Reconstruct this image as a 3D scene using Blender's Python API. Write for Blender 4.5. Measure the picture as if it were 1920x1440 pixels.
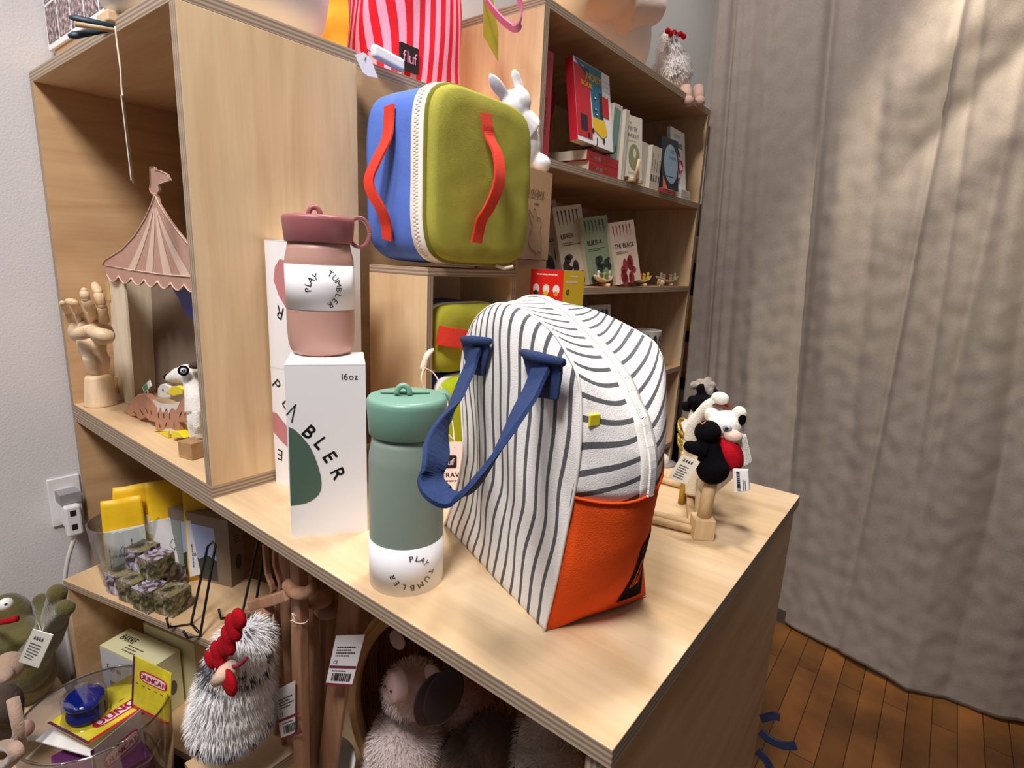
import bpy, bmesh, math, random
from mathutils import Vector as V, Matrix, noise
random.seed(7)
for o in list(bpy.data.objects): bpy.data.objects.remove(o)
SC = bpy.context.scene; COL = SC.collection; PI = math.pi
# ------------------------------------------------------------ camera
CAM = V((0.138, -0.317, 0.340)); FPX = 1042.3
cam = bpy.data.objects.new('camera', bpy.data.cameras.new('camera')); COL.objects.link(cam)
cam.data.sensor_width = 36; cam.data.lens = FPX/1920*36; cam.data.clip_start = .01
ROT = Matrix.Rotation(math.radians(37.697), 3, 'Z') @ Matrix.Rotation(math.radians(77.637), 3, 'X') @ Matrix.Rotation(math.radians(2.641), 3, 'Z')
cam.matrix_world = Matrix.Translation(CAM) @ ROT.to_4x4()
SC.camera = cam
SC.view_settings.view_transform = 'Standard'; SC.view_settings.look = 'None'
SC.view_settings.gamma = 1; SC.view_settings.exposure = -0.06; SC.view_settings.use_curve_mapping = False
# ------------------------------------------------------------ world + lamps
w = bpy.data.worlds.new('world'); SC.world = w; w.use_nodes = True
w.node_tree.nodes['Background'].inputs[0].default_value = (.95, .93, 1, 1)
w.node_tree.nodes['Background'].inputs[1].default_value = .13
def lamp(name, kind, loc, aim, energy, size=.2, col=(1, .95, .9), spot=60, blend=.5):
    d = bpy.data.lights.new(name, kind); d.energy = energy; d.color = col
    if kind == 'AREA': d.shape = 'DISK'; d.size = size
    else: d.shadow_soft_size = size
    if kind == 'SPOT': d.spot_size = math.radians(spot); d.spot_blend = blend
    o = bpy.data.objects.new(name, d); COL.objects.link(o); o.location = loc
    o.rotation_euler = (V(aim)-V(loc)).to_track_quat('-Z', 'Y').to_euler(); return o
lamp('track_spot_front', 'SPOT', (.03, -.90, 2.0), (-.66, -.02, .15), 215, .26, (1, .95, .93), 62, .6)
lamp('ceiling_light_middle', 'AREA', (-.42, .60, 2.05), (-.3, .3, 0), 30, .26, (1, .93, .87))
lamp('ceiling_light_left', 'AREA', (-.75, -1.2, 2.0), (-1.0, -.1, 0), 14, .35, (.95, .97, 1))
lamp('back_wall_fill', 'AREA', (-.45, 2.5, 2.2), (-.8, 2.6, .6), 6, .3, (1, .95, .88))  # added fill from no visible fixture, lifts the dark wall beyond the bookcase
lamp('curtain_spot', 'SPOT', (.42, 1.10, 1.9), (.30, 1.6, .95), 150, .03, (1, .88, .68), 46, .5)
# ------------------------------------------------------------ helpers
def P(x, y, ax, v):                      # where the sight line of a photo point meets a real surface
    d = ROT @ V(((x-960)/FPX, -(y-720)/FPX, -1)); i = 'xyz'.index(ax)
    return CAM + d*((v-CAM[i])/d[i])
def PP(x, y, o, n):                      # the same for any plane (point o, normal n)
    d = ROT @ V(((x-960)/FPX, -(y-720)/FPX, -1)); n = V(n)
    return CAM + d*((V(o)-CAM).dot(n)/d.dot(n))
def mpp(p):                              # metres per pixel at a point
    return (-(ROT.transposed() @ (V(p)-CAM)).z)/FPX
def lin(c):
    if isinstance(c, str): c = [int(c[i:i+2], 16)/255 for i in (0, 2, 4)]
    return tuple(x/12.92 if x <= .04045 else ((x+.055)/1.055)**2.4 for x in c[:3])+(1,)
MATS = {}
def nt(name):
    m = bpy.data.materials.new(name); m.use_nodes = True; t = m.node_tree
    return m, t, t.nodes['Principled BSDF']
def mat(name, c, rough=.6, bump=0, bs=200, metal=0, var=0, vs=20, trans=0, ior=1.45, emit=0, sheen=0, alpha=1, spec=.5):
    if name in MATS: return MATS[name]
    m, t, b = nt(name); N = t.nodes; L = t.links
    b.inputs['Base Color'].default_value = lin(c); b.inputs['Roughness'].default_value = rough
    b.inputs['Metallic'].default_value = metal; b.inputs['Specular IOR Level'].default_value = spec
    if trans: b.inputs['Transmission Weight'].default_value = trans; b.inputs['IOR'].default_value = ior
    if sheen: b.inputs['Sheen Weight'].default_value = sheen
    if alpha < 1: b.inputs['Alpha'].default_value = alpha
    if emit: b.inputs['Emission Color'].default_value = lin(c); b.inputs['Emission Strength'].default_value = emit
    if bump or var:
        tc = N.new('ShaderNodeTexCoord')
    if var:
        n = N.new('ShaderNodeTexNoise'); n.inputs['Scale'].default_value = vs; n.inputs['Detail'].default_value = 4
        L.new(tc.outputs['Object'], n.inputs['Vector'])
        r = N.new('ShaderNodeMapRange'); r.inputs[1].default_value = .3; r.inputs[2].default_value = .7
        r.inputs[3].default_value = 1-var; r.inputs[4].default_value = 1+var; L.new(n.outputs[0], r.inputs[0])
        mx = N.new('ShaderNodeMix'); mx.data_type = 'RGBA'; mx.blend_type = 'MULTIPLY'; mx.inputs[0].default_value = 1
        mx.inputs[6].default_value = lin(c); L.new(r.outputs[0], mx.inputs[7]); L.new(mx.outputs[2], b.inputs['Base Color'])
    if bump:
        n = N.new('ShaderNodeTexNoise'); n.inputs['Scale'].default_value = bs; n.inputs['Detail'].default_value = 3
        L.new(tc.outputs['Object'], n.inputs['Vector'])
        bp = N.new('ShaderNodeBump'); bp.inputs['Strength'].default_value = bump; bp.inputs['Distance'].default_value = .002
        L.new(n.outputs[0], bp.inputs['Height']); L.new(bp.outputs[0], b.inputs['Normal'])
    MATS[name] = m; return m
def ply(name, c1, c2, grain='y', rough=.5, stain=.08, sc=1.0):
    m, t, b = nt(name); N = t.nodes; L = t.links
    tc = N.new('ShaderNodeTexCoord'); mp = N.new('ShaderNodeMapping')
    mp.inputs['Scale'].default_value = tuple((1.3 if a == grain else 9)*sc for a in 'xyz')
    L.new(tc.outputs['Object'], mp.inputs['Vector'])
    n = N.new('ShaderNodeTexNoise'); n.inputs['Scale'].default_value = 2.2; n.inputs['Detail'].default_value = 7; n.inputs['Distortion'].default_value = .9
    L.new(mp.outputs[0], n.inputs['Vector'])
    cr = N.new('ShaderNodeValToRGB'); cr.color_ramp.elements[0].position = .32; cr.color_ramp.elements[1].position = .62
    cr.color_ramp.elements[0].color = lin(c2); cr.color_ramp.elements[1].color = lin(c1); L.new(n.outputs[0], cr.inputs[0])
    n2 = N.new('ShaderNodeTexNoise'); n2.inputs['Scale'].default_value = 5; n2.inputs['Detail'].default_value = 5
    L.new(tc.outputs['Object'], n2.inputs['Vector'])
    r = N.new('ShaderNodeMapRange'); r.inputs[1].default_value = .3; r.inputs[2].default_value = .7; r.inputs[3].default_value = 1-stain; r.inputs[4].default_value = 1.03
    L.new(n2.outputs[0], r.inputs[0])
    mp3 = N.new('ShaderNodeMapping'); mp3.inputs['Scale'].default_value = tuple(6 if a == grain else 160 for a in 'xyz'); L.new(tc.outputs['Object'], mp3.inputs['Vector'])
    n3 = N.new('ShaderNodeTexNoise'); n3.inputs['Scale'].default_value = 1; n3.inputs['Detail'].default_value = 2; L.new(mp3.outputs[0], n3.inputs['Vector'])
    r3 = N.new('ShaderNodeMapRange'); r3.inputs[1].default_value = .3; r3.inputs[2].default_value = .7; r3.inputs[3].default_value = .95; r3.inputs[4].default_value = 1.03; L.new(n3.outputs[0], r3.inputs[0])
    mu = N.new('ShaderNodeMath'); mu.operation = 'MULTIPLY'; L.new(r.outputs[0], mu.inputs[0]); L.new(r3.outputs[0], mu.inputs[1])
    mx = N.new('ShaderNodeMix'); mx.data_type = 'RGBA'; mx.blend_type = 'MULTIPLY'; mx.inputs[0].default_value = 1
    L.new(cr.outputs[0], mx.inputs[6]); L.new(mu.outputs[0], mx.inputs[7]); L.new(mx.outputs[2], b.inputs['Base Color'])
    b.inputs['Roughness'].default_value = rough; MATS[name] = m; return m
def plyedge(name, axis, c1='B09C86', c2='86725F', t_=.0026):
    m, t, b = nt(name); N = t.nodes; L = t.links
    tc = N.new('ShaderNodeTexCoord'); sp = N.new('ShaderNodeSeparateXYZ'); L.new(tc.outputs['Object'], sp.inputs[0])
    n = N.new('ShaderNodeTexNoise'); n.inputs['Scale'].default_value = 25; n.inputs['Detail'].default_value = 3; L.new(tc.outputs['Object'], n.inputs['Vector'])
    md = N.new('ShaderNodeMath'); md.operation = 'MULTIPLY_ADD'; md.inputs[1].default_value = .0008; L.new(n.outputs[0], md.inputs[0]); L.new(sp.outputs['XYZ'.index(axis.upper())], md.inputs[2])
    dv = N.new('ShaderNodeMath'); dv.operation = 'MULTIPLY'; dv.inputs[1].default_value = 2*PI/(2*t_); L.new(md.outputs[0], dv.inputs[0])
    sn = N.new('ShaderNodeMath'); sn.operation = 'SINE'; L.new(dv.outputs[0], sn.inputs[0])
    cr = N.new('ShaderNodeMapRange'); cr.inputs[1].default_value = -.6; cr.inputs[2].default_value = .6; L.new(sn.outputs[0], cr.inputs[0])
    mx = N.new('ShaderNodeMix'); mx.data_type = 'RGBA'; mx.inputs[6].default_value = lin(c2); mx.inputs[7].default_value = lin(c1)
    L.new(cr.outputs[0], mx.inputs[0]); L.new(mx.outputs[2], b.inputs['Base Color']); b.inputs['Roughness'].default_value = .75
    MATS[name] = m; return m
def fabric(name, c, wv=900, bump=.35, var=.1, stripes=None):
    """woven cloth; stripes=(colour, repeats per UV unit, width)"""
    m, t, b = nt(name); N = t.nodes; L = t.links
    tc = N.new('ShaderNodeTexCoord')
    n = N.new('ShaderNodeTexNoise'); n.inputs['Scale'].default_value = wv; n.inputs['Detail'].default_value = 2; L.new(tc.outputs['Object'], n.inputs['Vector'])
    n2 = N.new('ShaderNodeTexNoise'); n2.inputs['Scale'].default_value = 30; n2.inputs['Detail'].default_value = 4; L.new(tc.outputs['Object'], n2.inputs['Vector'])
    ad = N.new('ShaderNodeMath'); ad.operation = 'ADD'; L.new(n.outputs[0], ad.inputs[0]); L.new(n2.outputs[0], ad.inputs[1])
    r = N.new('ShaderNodeMapRange'); r.inputs[1].default_value = .6; r.inputs[2].default_value = 1.4; r.inputs[3].default_value = 1-var; r.inputs[4].default_value = 1+var; L.new(ad.outputs[0], r.inputs[0])
    mx = N.new('ShaderNodeMix'); mx.data_type = 'RGBA'; mx.blend_type = 'MULTIPLY'; mx.inputs[0].default_value = 1; mx.inputs[6].default_value = lin(c); L.new(r.outputs[0], mx.inputs[7])
    if stripes:
        c2, k, wd = stripes
        sp = N.new('ShaderNodeSeparateXYZ'); L.new(tc.outputs['UV'], sp.inputs[0])
        a = N.new('ShaderNodeMath'); a.operation = 'MULTIPLY'; a.inputs[1].default_value = k; L.new(sp.outputs[0], a.inputs[0])
        fr = N.new('ShaderNodeMath'); fr.operation = 'FRACT'; L.new(a.outputs[0], fr.inputs[0])
        s1 = N.new('ShaderNodeMath'); s1.operation = 'SUBTRACT'; s1.inputs[1].default_value = .5; L.new(fr.outputs[0], s1.inputs[0])
        ab = N.new('ShaderNodeMath'); ab.operation = 'ABSOLUTE'; L.new(s1.outputs[0], ab.inputs[0])
        lt = N.new('ShaderNodeMath'); lt.operation = 'LESS_THAN'; lt.inputs[1].default_value = wd/2; L.new(ab.outputs[0], lt.inputs[0])
        m2 = N.new('ShaderNodeMix'); m2.data_type = 'RGBA'; L.new(lt.outputs[0], m2.inputs[0]); m2.inputs[6].default_value = lin(c); m2.inputs[7].default_value = lin(c2)
        L.new(m2.outputs[2], mx.inputs[6])
    L.new(mx.outputs[2], b.inputs['Base Color']); b.inputs['Roughness'].default_value = .9; b.inputs['Specular IOR Level'].default_value = .2
    bp = N.new('ShaderNodeBump'); bp.inputs['Strength'].default_value = bump; bp.inputs['Distance'].default_value = .001
    L.new(n.outputs[0], bp.inputs['Height']); L.new(bp.outputs[0], b.inputs['Normal'])
    MATS[name] = m; return m

def pane(name, c, f0=.05, rough=.03):   # thin clear wall: mostly see-through, glossy at grazing angles
    m = bpy.data.materials.new(name); m.use_nodes = True; t = m.node_tree; N = t.nodes; L = t.links; N.remove(N['Principled BSDF'])
    tr = N.new('ShaderNodeBsdfTransparent'); tr.inputs[0].default_value = lin(c); gl = N.new('ShaderNodeBsdfGlossy'); gl.inputs['Roughness'].default_value = rough
    lw = N.new('ShaderNodeLayerWeight'); lw.inputs[0].default_value = .25; mr = N.new('ShaderNodeMapRange'); mr.inputs[3].default_value = f0; mr.inputs[4].default_value = .75; L.new(lw.outputs['Facing'], mr.inputs[0])
    mx = N.new('ShaderNodeMixShader'); L.new(mr.outputs[0], mx.inputs[0]); L.new(tr.outputs[0], mx.inputs[1]); L.new(gl.outputs[0], mx.inputs[2]); L.new(mx.outputs[0], N['Material Output'].inputs[0]); MATS[name] = m; return m

class MB:
    def __init__(s): s.v = []; s.f = []; s.m = []; s.s = []; s.uv = []; s.hasuv = False; s.M = None; s.mat = 0
    def add(s, vs, fs, smooth=False, uvs=None, mi=None):
        k = len(s.v)
        for p in vs:
            p = V(p); s.v.append(s.M @ p if s.M else p)
        for i, f in enumerate(fs):
            s.f.append([k+j for j in f]); s.m.append(s.mat if mi is None else mi); s.s.append(smooth)
            if uvs: s.uv.append([uvs[j] for j in f]); s.hasuv = True
            else: s.uv.append([(0, 0)]*len(f))
        return s
    def box(s, a, b, mi=None, faces_mi=None):
        x0, y0, z0 = a; x1, y1, z1 = b
        vs = [(x0,y0,z0),(x1,y0,z0),(x1,y1,z0),(x0,y1,z0),(x0,y0,z1),(x1,y0,z1),(x1,y1,z1),(x0,y1,z1)]
        fs = [(3,2,1,0),(4,5,6,7),(0,1,5,4),(2,3,7,6),(3,0,4,7),(1,2,6,5)]   # -z +z -y +y -x +x
        if faces_mi:
            for f, q in zip(fs, faces_mi): s.add(vs, [f], mi=q)
        else: s.add(vs, fs, mi=mi)
        return s
    def frame(s, o, x, y, z, sx, sy, sz, mi=None):     # box from a corner along three directions
        o = V(o); x = V(x)*sx; y = V(y)*sy; z = V(z)*sz
        vs = [o, o+x, o+x+y, o+y, o+z, o+x+z, o+x+y+z, o+y+z]
        return s.add(vs, [(3,2,1,0),(4,5,6,7),(0,1,5,4),(2,3,7,6),(3,0,4,7),(1,2,6,5)], mi=mi)
    def lathe(s, prof, c=(0,0,0), n=40, ax=(0,0,1), mi=None, closed=False, ang=None):
        c = V(c); ax = V(ax).normalized(); t = ax.orthogonal().normalized(); u = ax.cross(t)
        vs = []; fs = []
        for r, z in prof:
            for i in range(n):
                a = 2*PI*i/n; vs.append(c+ax*z+(t*math.cos(a)+u*math.sin(a))*max(r, 1e-5))
        for j in range(len(prof)-1):
            for i in range(n):
                fs.append((j*n+i, j*n+(i+1)%n, (j+1)*n+(i+1)%n, (j+1)*n+i))
        return s.add(vs, fs, True, mi=mi)
    def ball(s, c, r, R=None, n=16, m=10, mi=None):
        r = V((r, r, r)) if not hasattr(r, '__len__') else V(r); vs = []; fs = []
        for j in range(m+1):
            th = PI*j/m
            for i in range(n):
                a = 2*PI*i/n; p = V((r.x*math.sin(th)*math.cos(a), r.y*math.sin(th)*math.sin(a), r.z*math.cos(th)))
                if j in (0, m): p = V((1e-6*math.cos(a), 1e-6*math.sin(a), p.z))
                if R: p = R @ p
                vs.append(p+V(c))
        for j in range(m):
            for i in range(n): fs.append((j*n+i, (j+1)*n+i, (j+1)*n+(i+1)%n, j*n+(i+1)%n))
        return s.add(vs, fs, True, mi=mi)
    def tube(s, pts, r, n=10, mi=None, cap=True, flat=1.0, up=None):
        pts = [V(p) for p in pts]; N = len(pts); rr = r if hasattr(r, '__len__') else [r]*N
        T = [(pts[min(i+1, N-1)]-pts[max(i-1, 0)]).normalized() for i in range(N)]
        a = V(up) if up else T[0].orthogonal(); vs = []; fs = []
        for i in range(N):
            a = (a-T[i]*a.dot(T[i])).normalized(); b = T[i].cross(a)
            for k in range(n):
                q = 2*PI*k/n; vs.append(pts[i]+(a*math.cos(q)+b*math.sin(q)*flat)*rr[i])
        for i in range(N-1):
            for k in range(n): fs.append((i*n+k, i*n+(k+1)%n, (i+1)*n+(k+1)%n, (i+1)*n+k))
        if cap: fs.append(list(range(n))[::-1]); fs.append([(N-1)*n+k for k in range(n)])
        return s.add(vs, fs, True, mi=mi)
    def strap(s, pts, wd, w, t, mi=None):               # flat band, wd = width direction(s)
        pts = [V(p) for p in pts]; N = len(pts); vs = []; fs = []
        W = wd if isinstance(wd[0], (V, tuple, list)) else [wd]*N
        for i in range(N):
            T = (pts[min(i+1, N-1)]-pts[max(i-1, 0)]).normalized(); a = V(W[i]); a = (a-T*a.dot(T)).normalized(); b = T.cross(a)
            for x, y in ((-1,-1),(-.9,-1.25),(0,-1.3),(.9,-1.25),(1,-1),(1,1),(.9,1.25),(0,1.3),(-.9,1.25),(-1,1)): vs.append(pts[i]+a*(x*w/2)+b*(y*t/2))
        n = 10
        for i in range(N-1):
            for k in range(n): fs.append((i*n+k, i*n+(k+1)%n, (i+1)*n+(k+1)%n, (i+1)*n+k))
        fs.append(list(range(n))[::-1]); fs.append([(N-1)*n+k for k in range(n)])
        return s.add(vs, fs, False, mi=mi)
    def poly(s, pts, mi=None): return s.add(pts, [list(range(len(pts)))], mi=mi)
    def prism(s, pts, n, mi=None, mi_side=None):        # planar outline pushed along n
        pts = [V(p) for p in pts]; k = len(pts); n = V(n)
        s.add(pts, [list(range(k))[::-1]], mi=mi); s.add([p+n for p in pts], [list(range(k))], mi=mi)
        return s.add(pts+[p+n for p in pts], [(i, (i+1)%k, k+(i+1)%k, k+i) for i in range(k)], mi=mi if mi_side is None else mi_side)
    def grid(s, fn, nu, nv, uv=None, mi=None, smooth=True, wrap=False):
        vs = [fn(i/nu, j/nv) for j in range(nv+1) for i in range(nu+1)]
        us = [uv(i/nu, j/nv) for j in range(nv+1) for i in range(nu+1)] if uv else None
        fs = [(j*(nu+1)+i, j*(nu+1)+i+1, (j+1)*(nu+1)+i+1, (j+1)*(nu+1)+i) for j in range(nv) for i in range(nu)]
        return s.add(vs, fs, smooth, us, mi=mi)
ORIG = {}
def obj(name, mb, mats, parent=None, label=None, bevel=0, seg=2, mods=(), keepn=False):
    org = ORIG.get(parent.name, V()) if parent else V()
    me = bpy.data.meshes.new(name); me.from_pydata([p-org for p in mb.v], [], mb.f); me.update()
    for m in (mats if isinstance(mats, (list, tuple)) else [mats]): me.materials.append(m)
    me.polygons.foreach_set('material_index', mb.m); me.polygons.foreach_set('use_smooth', mb.s)
    if mb.hasuv:
        u = me.uv_layers.new(name='UVMap'); k = 0
        for f in mb.uv:
            for q in f: u.data[k].uv = q; k += 1
    if not keepn:
        bm = bmesh.new(); bm.from_mesh(me); bmesh.ops.remove_doubles(bm, verts=bm.verts, dist=1e-6)
        bmesh.ops.recalc_face_normals(bm, faces=bm.faces); bm.to_mesh(me); bm.free()
    o = bpy.data.objects.new(name, me); COL.objects.link(o)
    if parent: o.parent = parent
    ORIG[o.name] = org
    if label: o['label'] = label
    if bevel:
        b = o.modifiers.new('bevel', 'BEVEL'); b.width = bevel; b.segments = seg; b.limit_method = 'ANGLE'
    for k, kw in mods:
        md = o.modifiers.new(k.lower(), k)
        for a, v in kw.items(): setattr(md, a, v)
    return o
def T(name, label, cat, loc, group=None):
    o = bpy.data.objects.new(name, None); COL.objects.link(o); o.location = loc; o.empty_display_size = .02
    o['label'] = label; o['category'] = cat
    if group: o['group'] = group
    ORIG[o.name] = V(loc); return o
def tag(o, label, cat, group=None, kind=None):
    o['label'] = label; o['category'] = cat
    if group: o['group'] = group
    if kind: o['kind'] = kind
    return o
def S(o, label=None):
    o['kind'] = 'structure'
    if label: o['label'] = label
    return o
def crv(pts, n=6):                      # smooth curve through points
    pts = [V(p) for p in pts]; out = []
    for i in range(len(pts)-1):
        p0, p1, p2, p3 = pts[max(i-1, 0)], pts[i], pts[i+1], pts[min(i+2, len(pts)-1)]
        for k in range(n):
            t = k/n; out.append(.5*((2*p1)+(p2-p0)*t+(2*p0-5*p1+4*p2-p3)*t*t+(3*p1-p0-3*p2+p3)*t**3))
    return out+[pts[-1]]
def itp(x, tab):
    if x <= tab[0][0]: return tab[0][1]
    for (a, b), (c, d) in zip(tab, tab[1:]):
        if x <= c: return b+(d-b)*(x-a)/(c-a)
    return tab[-1][1]
GL = {}
def glyph(ch):
    if ch not in GL:
        cu = bpy.data.curves.new('g', 'FONT'); cu.body = ch; cu.size = 1; cu.resolution_u = 3
        o = bpy.data.objects.new('g', cu); COL.objects.link(o); bpy.context.view_layer.update()
        me = bpy.data.meshes.new_from_object(o); bpy.data.objects.remove(o); bpy.data.curves.remove(cu)
        vs = [(v.co.x, v.co.y) for v in me.vertices]; fs = [list(p.vertices) for p in me.polygons]; bpy.data.meshes.remove(me)
        GL[ch] = (vs, fs, max([v[0] for v in vs], default=.25))
    return GL[ch]
def text(mb, s, fn, size, mi=1, x0=0, sp=.07, bold=0, center=False, xs=1.0):
    wd = sum(glyph(c)[2]+sp for c in s)*size*xs; x = x0-(wd/2 if center else 0)
    for c in s:
        vs, fs, a = glyph(c)
        for dx in ((0,) if not bold else (0, bold, bold/2)):
            if vs: mb.add([fn(x+p[0]*size*xs+dx*size, p[1]*size) for p in vs], fs, mi=mi)
        x += (a+sp)*size*xs
    return wd
def arc(mb, s, fn, size, cx, cy, r, a0, a1, mi=1, sq=1.0, flip=1):   # letters round a circle, tops outward, clockwise
    n = len(s)
    for i, c in enumerate(s):
        a = math.radians(a0+(a1-a0)*i/max(n-1, 1)); vs, fs, w_ = glyph(c)
        ox, oy = cx+r*math.cos(a), cy+r*sq*math.sin(a); dx = V((math.sin(a), -math.cos(a), 0)); dy = V((math.cos(a), math.sin(a), 0))
        pts = [(ox+dx.x*(p[0]-w_/2)*size+dy.x*p[1]*size, oy+dx.y*(p[0]-w_/2)*size+dy.y*p[1]*size) for p in vs]
        mb.add([fn(*p) for p in pts], fs, mi=mi)
def pf(o, x, y): o, x, y = V(o), V(x), V(y); return lambda a, b: o+x*a+y*b
def scrib(mb, fn, w, h, rows, mi=1, seed=1):            # lines of tiny print
    rd = random.Random(seed)
    for r in range(rows):
        y = h*(1-(r+.7)/rows); x = 0; e = w*(rd.uniform(.6, 1))
        while x < e:
            l = rd.uniform(.04, .12)*w; mb.poly([fn(x, y), fn(min(x+l, w), y), fn(min(x+l, w), y+h/rows*.4), fn(x, y+h/rows*.4)], mi=mi); x += l+w*.025
def bars(mb, fn, w, h, mi=1, seed=2):
    rd = random.Random(seed); x = 0
    while x < w:
        l = rd.choice((.02, .035, .06))*w; mb.poly([fn(x, 0), fn(x+l, 0), fn(x+l, h), fn(x, h)], mi=mi); x += l+rd.choice((.02, .04))*w
BLOB = lambda vx=.003, sm=4: (('REMESH', dict(mode='VOXEL', voxel_size=vx, use_smooth_shade=True)), ('SMOOTH', dict(factor=.6, iterations=sm)))
def rot3(ax, d): return Matrix.Rotation(math.radians(d), 3, ax)
def fur(mb, balls, n, ln, wdt, pick, down=.35, seed=3, skip=None):
    """short tapering hairs rooted all over a set of (centre, radii) ellipsoids"""
    rd = random.Random(seed); ar = [r[0]*r[1]+r[1]*r[2]+r[0]*r[2] for _, r in balls]
    for _ in range(n):
        c, r = balls[rd.choices(range(len(balls)), ar)[0]]; d = V((rd.gauss(0,1), rd.gauss(0,1), rd.gauss(0,1))).normalized()
        p = V(c)+V((d.x*r[0], d.y*r[1], d.z*r[2])); nn = V((d.x/r[0], d.y/r[1], d.z/r[2])).normalized()
        if any(sum(((p[i]-V(c2)[i])/r2[i])**2 for i in range(3)) < .95 for c2, r2 in balls if c2 is not c): continue
        if skip and skip(p): continue
        l = ln*rd.uniform(.6, 1.3); g = V((rd.gauss(0,.3), rd.gauss(0,.3), -down*3))
        t = (nn*.5+g-nn*g.dot(nn)*.9).normalized(); s_ = nn.cross(t).normalized()*wdt
        m_ = p+(nn*.55+t*.6)*l*.5; e = m_+(nn*.15+t)*l*.5
        mb.add([p-s_, p+s_, m_+s_*.7, m_-s_*.7, e], [(0,1,2,3), (3,2,4)], True, mi=pick(p, rd))
# ------------------------------------------------------------ shared materials
FACE = {}
for g in 'xyz':
    FACE[g] = ply('birch_'+g, 'E3C59B', 'D3B084', g)
ply('birch_top', 'E4C8A2', 'CDAC80', 'x', .42, .16, .8)
for a in 'xyz': plyedge('edge_'+a, a)
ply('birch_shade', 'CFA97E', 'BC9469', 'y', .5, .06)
WOODL = ply('pale_wood', 'E2C6A0', 'CFAE86', 'z', .5, .05, 3)
def board(name, a, b, thin, grain, parent, face=None, **k):
    """plywood board with striped edges; thin = axis of its thickness"""
    i = 'xyz'.index(thin); fm = []
    for ax in ('z','z','y','y','x','x'): fm.append(0 if ax == thin else 1)
    mb = MB().box(a, b, faces_mi=fm)
    return obj(name, mb, [face or FACE[grain], MATS['edge_'+thin]], parent, **k)
WHITE = mat('white_card', 'F1EFF0', .45); INK = mat('black_ink', '1C1B20', .5); PAPER = mat('paper_tag', 'F0ECE0', .7)
CREAM = mat('cream_cord', 'E8DCC8', .8); RED = mat('red_felt', 'A80C1C', .95, .5, 500, spec=.15); BLACKF = mat('black_felt', '0C0A0E', 1, .6, 500, spec=.08)
WOOLW = mat('white_wool', 'EAE5DC', .95, .6, 500, var=.05, sheen=.3); YEL = mat('yellow_paint', 'E3C91C', .5); KRAFT = mat('kraft_card', 'B4906A', .8, .1, 300, var=.04, vs=60)
# ============================================================ the setting
FZ = -.88
m, t, b = nt('oak_floor'); N = t.nodes; L = t.links
tc = N.new('ShaderNodeTexCoord'); mp = N.new('ShaderNodeMapping'); mp.inputs['Rotation'].default_value = (0, 0, PI/2); L.new(tc.outputs['Object'], mp.inputs[0])
br = N.new('ShaderNodeTexBrick'); br.inputs['Scale'].default_value = 1; br.inputs['Brick Width'].default_value = .75; br.inputs['Row Height'].default_value = .058
br.inputs['Mortar Size'].default_value = .0012; br.inputs['Color1'].default_value = lin('7E5028'); br.inputs['Color2'].default_value = lin('64401E'); br.inputs['Mortar'].default_value = lin('2E1808')
L.new(mp.outputs[0], br.inputs['Vector'])
ns = N.new('ShaderNodeTexNoise'); ns.inputs['Scale'].default_value = 7; ns.inputs['Detail'].default_value = 6; L.new(tc.outputs['Object'], ns.inputs[0])
rp = N.new('ShaderNodeMapRange'); rp.inputs[1].default_value = .35; rp.inputs[2].default_value = .65; rp.inputs[3].default_value = .6; rp.inputs[4].default_value = 1.2; L.new(ns.outputs[0], rp.inputs[0])
mx = N.new('ShaderNodeMix'); mx.data_type = 'RGBA'; mx.blend_type = 'MULTIPLY'; mx.inputs[0].default_value = 1; L.new(br.outputs[0], mx.inputs[6]); L.new(rp.outputs[0], mx.inputs[7]); L.new(mx.outputs[2], b.inputs['Base Color'])
b.inputs['Roughness'].default_value = .35; OAK = m
S(obj('floor', MB().box((-1.3, -2.6, FZ-.05), (2.6, 3.3, FZ)), OAK), 'brown strip-wood floor with dark worn patches')
PLAST = mat('plaster', 'D6D2D2', .8, .3, 260, var=.03, vs=3)
S(obj('wall_left', MB().box((-1.33, -2.6, FZ), (-1.262, 3.3, 2.5)), PLAST), 'off-white plaster wall')
S(obj('wall_back', MB().box((-1.33, 3.3, FZ), (2.6, 3.36, 2.5)), mat('plaster_grey', 'D8D2C6', .85, .3, 200)))
S(obj('trim_1', MB().box((-.6, 1.70, FZ), (2.5, 1.725, FZ+.05)), mat('dark_trim', '4A3D35', .7)))
# curtain
BOT = [(-.62, 1.72), (-.3, 1.70), (-.147, 1.70), (0, 1.66), (.08, 1.625), (.16, 1.60), (.226, 1.59), (.28, 1.62), (.316, 1.64), (.37, 1.635), (.43, 1.63), (.5, 1.66), (.7, 1.60), (.95, 1.66), (1.3, 1.6), (1.7, 1.66)]
FL = []  # folds: (x at z=1, x at z=-.1, depth, width)
for (xa, ya, xb, yb, a, wd) in ((1364, 60, 1312, 700, .030, .010), (1378, 60, 1330, 700, .014, .012), (1402, 60, 1352, 700, .018, .02), (1425, 300, 1400, 700, -.012, .02), (1555, 30, 1492, 700, .030, .016), (1600, 60, 1540, 700, -.022, .035),
                            (1660, 100, 1600, 760, .010, .02), (1800, 40, 1672, 700, .020, .010), (1838, 60, 1745, 700, .010, .010), (1905, 200, 1790, 700, .022, .018), (1945, 60, 1850, 700, -.02, .03), (1985, 60, 1900, 700, .02, .02)):
    A = P(xa, ya, 'y', 1.65); B = P(xb, yb, 'y', 1.65); FL.append((A.x, A.z, B.x, B.z, a, wd))
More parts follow.
